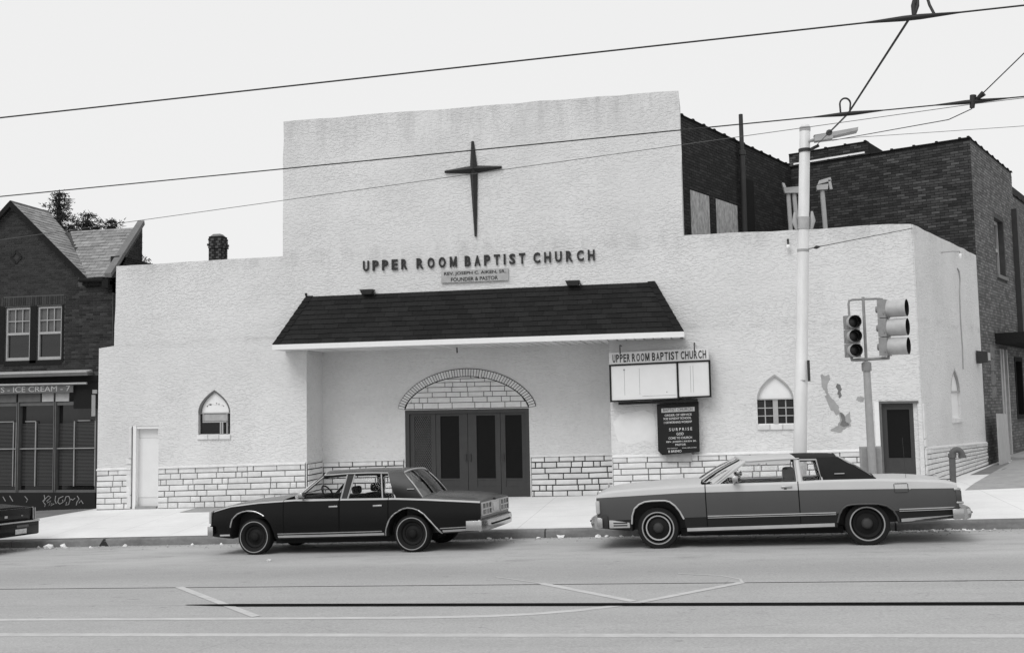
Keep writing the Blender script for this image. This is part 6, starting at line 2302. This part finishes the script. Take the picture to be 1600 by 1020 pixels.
# ---------- dark four door sedan
def sedan_extra(root, W, side_t, zs, zc, ring):
    b = bumper('rear_bumper', 4.25, 4.405, .0, W - .0, .33, .535, 'chrome', root)
    mb_ = MB(); mb_.box(4.38, 4.409, .36, W - .36, .425, .455)
    mb_.build('bumper_strip', 'rubber', b, world=False)
    # tail lamps: three squares by two each side
    rbox('tail_surround', 4.27, 4.297, .08, W - .08, .585, .815, .008, 'bright_trim', root)
    for y0 in (.10, W - .66):
        mb_ = MB()
        t = rbox('tail_light', 4.290, 4.305, y0, y0 + .56, .60, .80, .004, 'lamp_red', root)
        for i in range(4):
            mb_.box(4.300, 4.312, y0 + .56 * i / 3 - .012, y0 + .56 * i / 3 + .012, .60, .80)
        for z in (.60, .70, .80):
            mb_.box(4.301, 4.311, y0, y0 + .56, z - .010, z + .010)
        mb_.build('lamp_bezel', 'bright_trim', t, world=False)
    rbox('number_plate', 4.296, 4.312, W / 2 - .16, W / 2 + .16, .62, .775, .004, 'plate', root)
    rbox('trunk_lock', 4.285, 4.31, W / 2 - .03, W / 2 + .03, .815, .845, .008, 'dark_metal', root)
    b = bumper('front_bumper', -.83, -.955, .0, W, .325, .54, 'chrome', root, wrap=.05)
    rbox('grille', -.905, -.85, .42, W - .42, .57, .79, .01, 'bright_trim', root)
    for y in (.07, .24, W - .39, W - .22):
        rbox('headlight', -.90, -.855, y, y + .15, .62, .765, .012, 'lamp_pale', root)
    rbox('headlight_surround', -.882, -.84, .03, .42, .575, .79, .012, 'bright_trim', root)
    rbox('headlight_surround', -.882, -.84, W - .42, W - .03, .575, .79, .012, 'bright_trim', root)
    for y in (-.004, W + .004 - .02):
        rbox('side_marker', -.66, -.46, y + (side_t(-.55, .40) if y < 1 else -side_t(-.55, .40)), y + .02 + (side_t(-.55, .40) if y < 1 else -side_t(-.55, .40)), .345, .375, .006, 'bright_trim', root)
    # script badge on the roof pillar, wipers, antenna
    mb_ = MB(); mb_.box(2.93, 3.06, .145, .153, 1.075, 1.087)
    mb_.build('badge', 'bright_trim', root, world=False)
    mb_ = MB(); mb_.box(-.35, .55, W / 2 - .008, W / 2 + .008, 1.0, 1.012)
    mb_.build('hood_trim', 'bright_trim', root, world=False)
    mb_ = MB(); mb_.add([(3.40, .23, .95), (4.20, .20, .88), (4.20, .212, .881), (3.40, .242, .951)], [(0, 1, 2, 3)])
    mb_.build('trunk_gap', 'void', root, world=False)
    # lid of the boot
    rbox('fuel_flap', 4.2, 4.21, .5, .52, .6, .61, .002, 'black', root)


ARCH_CF = [(-.46, -.1), (-.461, .326), (-.44, .50), (-.40, .645), (-.30, .735), (-.20, .772), (-.10, .787), (.02, .78), (.13, .75), (.241, .687), (.36, .55), (.42, .40), (.44, .27), (.44, -.1)]
ARCH_CR = [(2.555, -.1), (2.556, .305), (2.575, .42), (2.65, .588), (2.73, .665), (2.817, .716), (2.89, .75), (2.98, .765), (3.08, .752), (3.18, .718), (3.28, .65), (3.364, .561), (3.48, .43), (3.577, .319), (3.60, .26), (3.6, -.1)]
SEDAN = dict(
    label='dark four door sedan with chrome wheel arch trim, parked before the church entrance',
    loc=(-8.226, 16.807, road_z(-8.226, 16.807)), W=1.93, wb=3.02, ends=(-.86, 4.285), cabin=(.60, 3.22),
    zs=[(-.87, .785), (-.81, .81), (-.44, .895), (.12, .943), (.86, .970), (1.11, .958), (1.72, .955), (2.75, .940), (3.29, .912), (4.0, .862), (4.29, .838)],
    zc=[(-.87, .80), (-.7, .88), (-.3, .965), (.2, 1.0), (.62, 1.02), (2.0, .99), (3.2, 1.0), (3.6, .985), (4.0, .955), (4.2, .915), (4.29, .87)],
    z2=[(-.87, .70), (0, .74), (2, .74), (4.3, .70)], zl=[(-.87, .40), (.4, .36), (1.7, .36), (2.6, .365), (3.5, .37), (4.3, .42)],
    zb=[(-.87, .335), (-.5, .30), (.45, .275), (2.5, .285), (3.55, .312), (4.25, .35), (4.3, .36)],
    p=[(-.87, .075), (-.8, .045), (-.6, .025), (0, .006), (2, 0), (3.6, .006), (4.1, .025), (4.29, .045)],
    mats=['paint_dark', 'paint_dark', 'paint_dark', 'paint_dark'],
    arches=[ARCH_CF, ARCH_CR],
    lips=[(ARCH_CF[2:10], 'chrome'), (ARCH_CR[1:-2], 'chrome')],
    strips=[('belt_trim', [(-.80, .790), (-.44, .875), (.12, .925), (.86, .952), (1.11, .943), (1.72, .940), (2.75, .924), (3.29, .896), (4.0, .846), (4.27, .824)], .026, .004, 'bright_trim'),
            ('side_moulding', [(.50, .368), (1.72, .372), (2.50, .377)], .016, .010, 'chrome'), ('sill_trim', [(.50, .318), (1.72, .322), (2.53, .328)], .042, .008, 'bright_trim'),
            ('side_moulding', [(3.56, .402), (4.17, .422)], .016, .010, 'chrome'), ('sill_trim', [(3.60, .352), (4.18, .372)], .038, .008, 'bright_trim')],
    doors=[(.62, 1.695, (1.595, .822)), (1.705, 2.62, (2.43, .816))],
    tyre=.322, rim_r=.20, rim_m='rim', hub_m='rim', ww=(.264, .278),
    t_belt=.10, t_roof=.25, zrail=[(.8, 1.365), (1.32, 1.375), (1.8, 1.395), (2.3, 1.392), (2.8, 1.365)],
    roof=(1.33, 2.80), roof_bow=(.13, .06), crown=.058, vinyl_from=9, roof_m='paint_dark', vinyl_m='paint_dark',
    pillars=[('front_pillar', .80, .87, 1.29, 1.36, 'paint_dark'), ('centre_pillar', 1.705, 1.825, 1.775, 1.915, 'paint_dark')],
    cpillar=(2.72, 3.20, 2.555, 2.80),
    panes=[(.87, 1.705, 1.36, 1.775), (1.825, 2.715, 1.915, 2.55)],
    trims=[([(.83, 'b'), (1.31, 'r')], .013, 'bright_trim'), ([(1.70, 'b'), (1.773, 'r')], .014, 'bright_trim'), ([(1.832, 'b'), (1.917, 'r')], .012, 'bright_trim'),
           ([(2.49, 'b'), (2.42, 'r')], .013, 'bright_trim'), ([(2.725, 'b'), (2.557, 'r')], .013, 'bright_trim'), ([(.86, 'b'), (1.7, 'b')], .010, 'bright_trim'), ([(1.83, 'b'), (2.72, 'b')], .010, 'bright_trim')],
    rail_end=2.56, rail_m='bright_trim', door_top_m='paint_dark',
    ws=(.83, .56), bw=(3.18, 3.32), bw_in=.14, glz=.03, gl_trim=.014, gl_m='bright_trim', ws_m='bright_trim',
    seats=[(1.72, 1.90, 1.0), (2.62, 2.85, 1.02)], head=True, dash=.72, mirror=1.02, mirror_m='chrome', extra=sedan_extra)
make_car(SEDAN)


# ---------- long two tone two door car
def coupe_extra(root, W, side_t, zs, zc, ring):
    b = bumper('rear_bumper', 4.55, 4.77, -.01, W + .01, .36, .545, 'chrome', root, wrap=.10)
    rbox('bumper_strip', 4.70, 4.775, .25, W - .25, .44, .47, .008, 'rubber', b)
    rbox('bumper_filler', 4.46, 4.58, .03, W - .03, .37, .56, .02, 'black', root)
    for y0, y1 in ((.03, .20), (W - .20, W - .03)):
        t = rbox('tail_light', 4.525, 4.605, y0, y1, .635, .80, .012, 'lamp_red', root)
        rbox('lamp_cap', 4.50, 4.60, y0 - .006, y1 + .006, .80, .835, .010, 'chrome', t)
        rbox('lamp_cap', 4.52, 4.625, y0 - .006, y1 + .006, .60, .636, .010, 'chrome', t)
    rbox('rear_panel', 4.54, 4.575, .22, W - .22, .58, .80, .015, 'bright_trim', root)
    rbox('number_plate', 4.575, 4.59, W / 2 - .16, W / 2 + .16, .60, .75, .004, 'plate', root)
    b = bumper('front_bumper', -.92, -1.14, -.01, W + .01, .335, .53, 'chrome', root, wrap=.03)
    rbox('bumper_strip', -1.145, -1.08, .25, W - .25, .44, .47, .008, 'rubber', b)
    rbox('bumper_filler', -.93, -.80, .015, W - .015, .345, .55, .02, 'black', root)
    rbox('grille', -1.06, -.96, W / 2 - .42, W / 2 + .42, .55, .93, .03, 'chrome', root)
    for k in range(14):
        y = W / 2 - .36 + .72 * k / 13
        rbox('grille_bar', -1.07, -1.055, y - .008, y + .008, .58, .89, .003, 'dark_metal', root)
    for y0, y1 in ((.02, .55), (W - .55, W - .02)):
        rbox('headlamp_cover', -1.0, -.93, y0, y1, .575, .79, .025, 'bright_trim', root)
    for y in (0, 1):
        t = side_t(-.62, .42)
        a, c = (t - .008, t + .01) if y == 0 else (W - t - .01, W - t + .008)
        l = rbox('cornering_lamp', -.79, -.45, a, c, .345, .475, .012, 'bright_trim', root)
        a, c = (a - .004, a + .002) if y == 0 else (c - .002, c + .004)
        for z in (.375, .415):
            rbox('lamp_louvre', -.72, -.49, a, c, z, z + .022, .003, 'dark_metal', l)
    # fuel flap, opera window trim lamp, bonnet ornament, boot seam
    t = side_t(3.78, .89)
    mb_ = MB()
    for q in ([(3.66, .925), (3.84, .925), (3.84, .935), (3.66, .935)], [(3.645, .80), (3.655, .80), (3.655, .925), (3.645, .925)], [(3.845, .80), (3.855, .80), (3.855, .925), (3.845, .925)], [(3.66, .79), (3.84, .79), (3.84, .80), (3.66, .80)]):
        mb_.add([(a, side_t(a, c) - .005, c) for a, c in q], [(0, 1, 2, 3)])
    mb_.build('fuel_flap', 'black', root, world=False)
    rbox('fuel_catch', 3.868, 3.885, t - .01, t + .005, .83, .85, .004, 'chrome', root)
    mb_ = MB(); mb_.box(2.80, 2.95, .13, .14, 1.10, 1.112)
    mb_.build('badge', 'bright_trim', root, world=False)
    rbox('hood_ornament', -.93, -.90, W / 2 - .01, W / 2 + .01, .95, 1.03, .006, 'chrome', root)
    mb_ = MB()
    for y in (.33, W - .33):
        mb_.tube([(3.45, y, 1.012), (4.52, y, .955)], .004, 4)
    mb_.build('trunk_gap', 'void', root, world=False)
    mb_ = MB(); mb_.tube([(3.86, .25, .98), (3.86, .25, 1.62)], .003, 5)
    mb_.build('antenna', 'dark_metal', root, world=False)
    for y in (.03,):
        rbox('door_lock', 2.02, 2.06, side_t(2.0, .90) - .012, side_t(2.0, .90), .893, .917, .004, 'dark_metal', root)


ARCH_LF = [(-.42, -.1), (-.417, .408), (-.40, .54), (-.357, .653), (-.28, .72), (-.19, .757), (-.084, .769), (.05, .771), (.15, .768), (.22, .748), (.30, .685), (.37, .59), (.43, .469), (.46, .30), (.46, -.1)]
ARCH_LR = [(2.78, -.1), (2.785, .36), (2.82, .48), (2.87, .57), (2.94, .618), (3.03, .633), (3.2, .636), (3.40, .630), (3.52, .600), (3.61, .53), (3.665, .43), (3.69, .33), (3.69, -.1)]
COUPE = dict(
    label='long silver over grey two door car with dark vinyl roof, parked at the right',
    loc=(-.965, 16.411, road_z(-.965, 16.411)), W=2.02, wb=3.225, ends=(-.99, 4.56), cabin=(.72, 3.42),
    zs=[(-1.0, .86), (-.95, .905), (-.8, .945), (-.3, .975), (.3, .995), (.96, 1.008), (2.2, 1.005), (2.63, 1.018), (3.36, 1.012), (4.0, .982), (4.4, .955), (4.57, .90)],
    zc=[(-1.0, .90), (-.95, .955), (-.8, 1.0), (-.1, 1.055), (.5, 1.085), (.75, 1.09), (2, 1.0), (3.40, 1.03), (3.8, 1.032), (4.1, 1.01), (4.45, .96), (4.57, .90)],
    z2=[(-1.0, .835), (-.84, .844), (.43, .884), (1.93, .879), (3.64, .853), (4.57, .834)], zl=[(-1.0, .47), (.8, .495), (2.8, .503), (4.5, .536)],
    zb=[(-1.0, .35), (-.5, .30), (.46, .248), (2.74, .285), (3.6, .33), (4.5, .385), (4.57, .40)],
    p=[(-1.0, .09), (-.93, .05), (-.75, .02), (-.3, .006), (2, 0), (3.8, .006), (4.3, .02), (4.57, .05)],
    mats=['paint_silver', 'paint_silver', 'paint_grey', 'paint_low'],
    arches=[ARCH_LF, ARCH_LR], lips=[(ARCH_LF[1:13], 'bright_trim'), (ARCH_LR[1:12], 'paint_grey')],
    strips=[('side_moulding', [(.81, .507), (2.0, .512), (2.77, .515)], .014, .012, 'bright_trim'), ('side_moulding', [(.81, .479), (2.0, .484), (2.77, .487)], .010, .012, 'bright_trim'),
            ('side_moulding', [(3.70, .541), (4.50, .552)], .014, .012, 'bright_trim'), ('side_moulding', [(3.70, .513), (4.50, .524)], .010, .012, 'bright_trim'),
            ('sill_trim', [(.47, .298), (1.6, .312), (2.74, .326)], .052, .012, 'bright_trim'), ('sill_trim', [(3.72, .372), (4.50, .412)], .050, .012, 'bright_trim')],
    doors=[(.795, 2.235, (2.06, .93))],
    tyre=.333, rim_r=.225, rim_m='rim', hub_m='dark_metal', ww=(.243, .262), rim_ring=(.180, .205),
    t_belt=.11, t_roof=.27, zrail=[(1.2, 1.345), (1.45, 1.353), (2.0, 1.37), (2.5, 1.366), (2.83, 1.345)],
    roof=(1.44, 2.86), roof_bow=(.18, -.01), crown=.062, vinyl_from=2.22, roof_m='paint_silver', vinyl_m='vinyl',
    pillars=[('front_pillar', .93, 1.02, 1.40, 1.50, 'paint_silver'), ('centre_pillar', 2.215, 2.31, 2.20, 2.285, 'paint_silver')],
    cpillar=(2.60, 3.42, 2.55, 2.88),
    panes=[(1.02, 2.215, 1.50, 2.20), (2.31, 2.61, 2.285, 2.55)],
    trims=[([(.955, 'b'), (1.43, 'r')], .020, 'bright_trim'), ([(2.235, 'b'), (2.215, 'r')], .012, 'bright_trim'), ([(2.305, 'b'), (2.28, 'r')], .013, 'bright_trim'),
           ([(2.61, 'b'), (2.545, 'r')], .015, 'bright_trim'), ([(2.31, 'b'), (2.60, 'b')], .012, 'bright_trim'), ([(2.285, 'r'), (2.545, 'r')], .013, 'bright_trim')],
    rail_end=2.26, rail_m='bright_trim', door_top_m='paint_silver',
    ws=(.93, .58), bw=(3.40, 3.41), bw_in=.20, glz=.02, gl_trim=.008, gl_m='vinyl', ws_m='bright_trim',
    seats=[(2.02, 2.22, 1.19), (2.98, 3.18, 1.12)], head=False, dash=.80, mirror=1.28, mirror_m='chrome', extra=coupe_extra)
make_car(COUPE)


# ---------- the car at the left edge
def edge_extra(root, W, side_t, zs, zc, ring):
    b = rbox('rear_bumper', 4.25, 4.40, .0, W, .32, .60, .03, 'paint_black', root)
    rbox('bumper_strip', 4.36, 4.415, .0, W, .585, .622, .012, 'chrome', b)
    rbox('number_plate', 4.40, 4.412, 1.22, 1.54, .36, .46, .004, 'plate', b)
    rbox('reverse_lamp', 4.40, 4.408, 1.26, 1.60, .49, .54, .004, 'trim_dark', b)
    rbox('rear_panel', 4.27, 4.292, .05, W - .05, .63, .86, .01, 'paint_black', root)
    for y0, y1 in ((.02, .10), (W - .10, W - .02)):
        t = rbox('tail_light', 4.22, 4.31, y0, y1, .62, .87, .010, 'lamp_red', root)
        rbox('lamp_bezel', 4.30, 4.318, y0, y0 + .02, .62, .87, .005, 'chrome', t)
        rbox('lamp_bezel', 4.30, 4.318, y1 - .02, y1, .62, .87, .005, 'bright_trim', t)
    rbox('trunk_lock', 4.288, 4.30, 1.50, 1.56, .72, .735, .004, 'chrome', root)
    rbox('badge', 4.288, 4.298, 1.04, 1.12, .70, .75, .004, 'bright_trim', root)
    rbox('deck_trim', 4.255, 4.285, .05, W - .05, .868, .888, .006, 'bright_trim', root)
    bumper('front_bumper', -.83, -.955, .0, W, .325, .54, 'chrome', root)
    rbox('grille', -.905, -.85, .42, W - .42, .57, .79, .01, 'bright_trim', root)
    for y in (.10, W - .25):
        rbox('headlight', -.90, -.855, y, y + .15, .62, .765, .012, 'lamp_pale', root)


EDGE = dict(SEDAN)
EDGE.update(label='black car with thin chrome bumper strip, only its tail showing at the left edge', loc=(-18.74, 17.39, road_z(-18.74, 17.39)), extra=edge_extra,
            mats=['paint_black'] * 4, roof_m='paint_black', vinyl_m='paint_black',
            zs=[(a, b + .05 * max(0, min(1, (a - 2) / 2))) for a, b in SEDAN['zs']], zc=[(a, b + .04 * max(0, min(1, (a - 2) / 2))) for a, b in SEDAN['zc']],
            strips=[('side_moulding', [(.50, .50), (1.72, .51), (2.50, .52)], .016, .010, 'chrome')])
make_car(EDGE)

# ------------------------------------------------------------------ litter along the gutter
def scrap(x, y, s, seed, z=None):
    r = random.Random(seed)
    bm = bmesh.new()
    bmesh.ops.create_icosphere(bm, subdivisions=1, radius=1)
    for v in bm.verts:
        k = r.uniform(.45, 1.2)
        v.co = Vector((v.co.x * k * s, v.co.y * k * s, (v.co.z + .75) * k * s * .55))
    me = bpy.data.meshes.new('paper_scrap'); bm.to_mesh(me); bm.free(); me.materials.append(M['paper'])
    o_ = bpy.data.objects.new('paper_scrap', me); COL.objects.link(o_)
    o_.location = (x, y, (road_z(x, y) if z is None else z) - s * .08)
    o_.rotation_euler = (0, 0, r.uniform(0, 6))
    if x < -11:
        lab = 'crumpled white paper scrap in the gutter between the left edge and the dark sedan'
    elif x < -4.9:
        lab = 'crumpled white paper scrap in the gutter behind the dark sedan'
    elif x < -.9:
        lab = 'crumpled white paper scrap in the gutter gap between the two large cars'
    elif x < 2.9:
        lab = 'crumpled white paper scrap in the gutter by the front of the two tone car'
    else:
        lab = 'crumpled white paper scrap in the gutter below the tail of the two tone car'
    return tag(o_, lab, 'litter', lab.replace('crumpled white paper scrap', 'paper scraps'))


sp = [(-13.6, .22, .10), (-13.9, .35, .13), (-14.3, .15, .07), (-12.2, .12, .06), (-12.9, .30, .05), (-10.6, .14, .06), (-9.9, .2, .05), (-9.2, .12, .06), (-4.28, .14, .055), (-3.95, .10, .05), (-3.85, .13, .045), (-3.32, .18, .05),
      (-2.92, .10, .085), (-2.20, .12, .06), (-2.05, .10, .05), (-1.75, .16, .05), (-1.55, .22, .045), (-1.2, .14, .055), (-.45, .14, .06), (3.55, .2, .06), (3.8, .16, .07), (3.3, .25, .05), (4.05, .2, .05), (-7.4, .18, .06), (-6.2, .14, .06), (-5.6, .16, .05)]
for i, (x, w, s) in enumerate(sp):
    scrap(x, kerb_y(x) - w, s, 40 + i)
o = scrap(-7.55, 16.05, .055, 99)
tag(o, 'small crumpled paper lying on the open road before the sedan')
del o['group']
bpy.context.view_layer.objects  # noqa
mb = MB()
for k in range(1600):
    x = rnd.uniform(-20, 8)
    w = abs(rnd.gauss(0, .16)) + .03
    if rnd.random() < .15:
        w += rnd.uniform(0, .7)
    y = kerb_y(x) - w
    s = rnd.uniform(.006, .028)
    z = road_z(x, y)
    a = rnd.uniform(0, 6)
    P = [(x + math.cos(a + q) * s * rnd.uniform(.6, 1.4), y + math.sin(a + q) * s * rnd.uniform(.6, 1.4), z + .001) for q in (0, 1.6, 3.1, 4.7)]
    mb.add(P + [(x, y, z + s * .7)], [(0, 1, 4), (1, 2, 4), (2, 3, 4), (3, 0, 4)])
tag(mb.build('gutter_grit', 'debris'), kind='stuff')
mb = MB()
for k in range(420):     # scraps that have drifted under the long car
    x = rnd.gauss(1.0, .5) if k < 250 else rnd.gauss(3.6, .35)
    y = kerb_y(x) - abs(rnd.gauss(0, .10)) - .04
    s = rnd.uniform(.01, .035); z = road_z(x, y); a = rnd.uniform(0, 6)
    P = [(x + math.cos(a + q) * s, y + math.sin(a + q) * s, z + .001 + rnd.uniform(0, .01)) for q in (0, 1.6, 3.1, 4.7)]
    mb.add(P + [(x, y, z + s * .8)], [(0, 1, 4), (1, 2, 4), (2, 3, 4), (3, 0, 4)])
tag(mb.build('gutter_litter', 'paper'), kind='stuff')
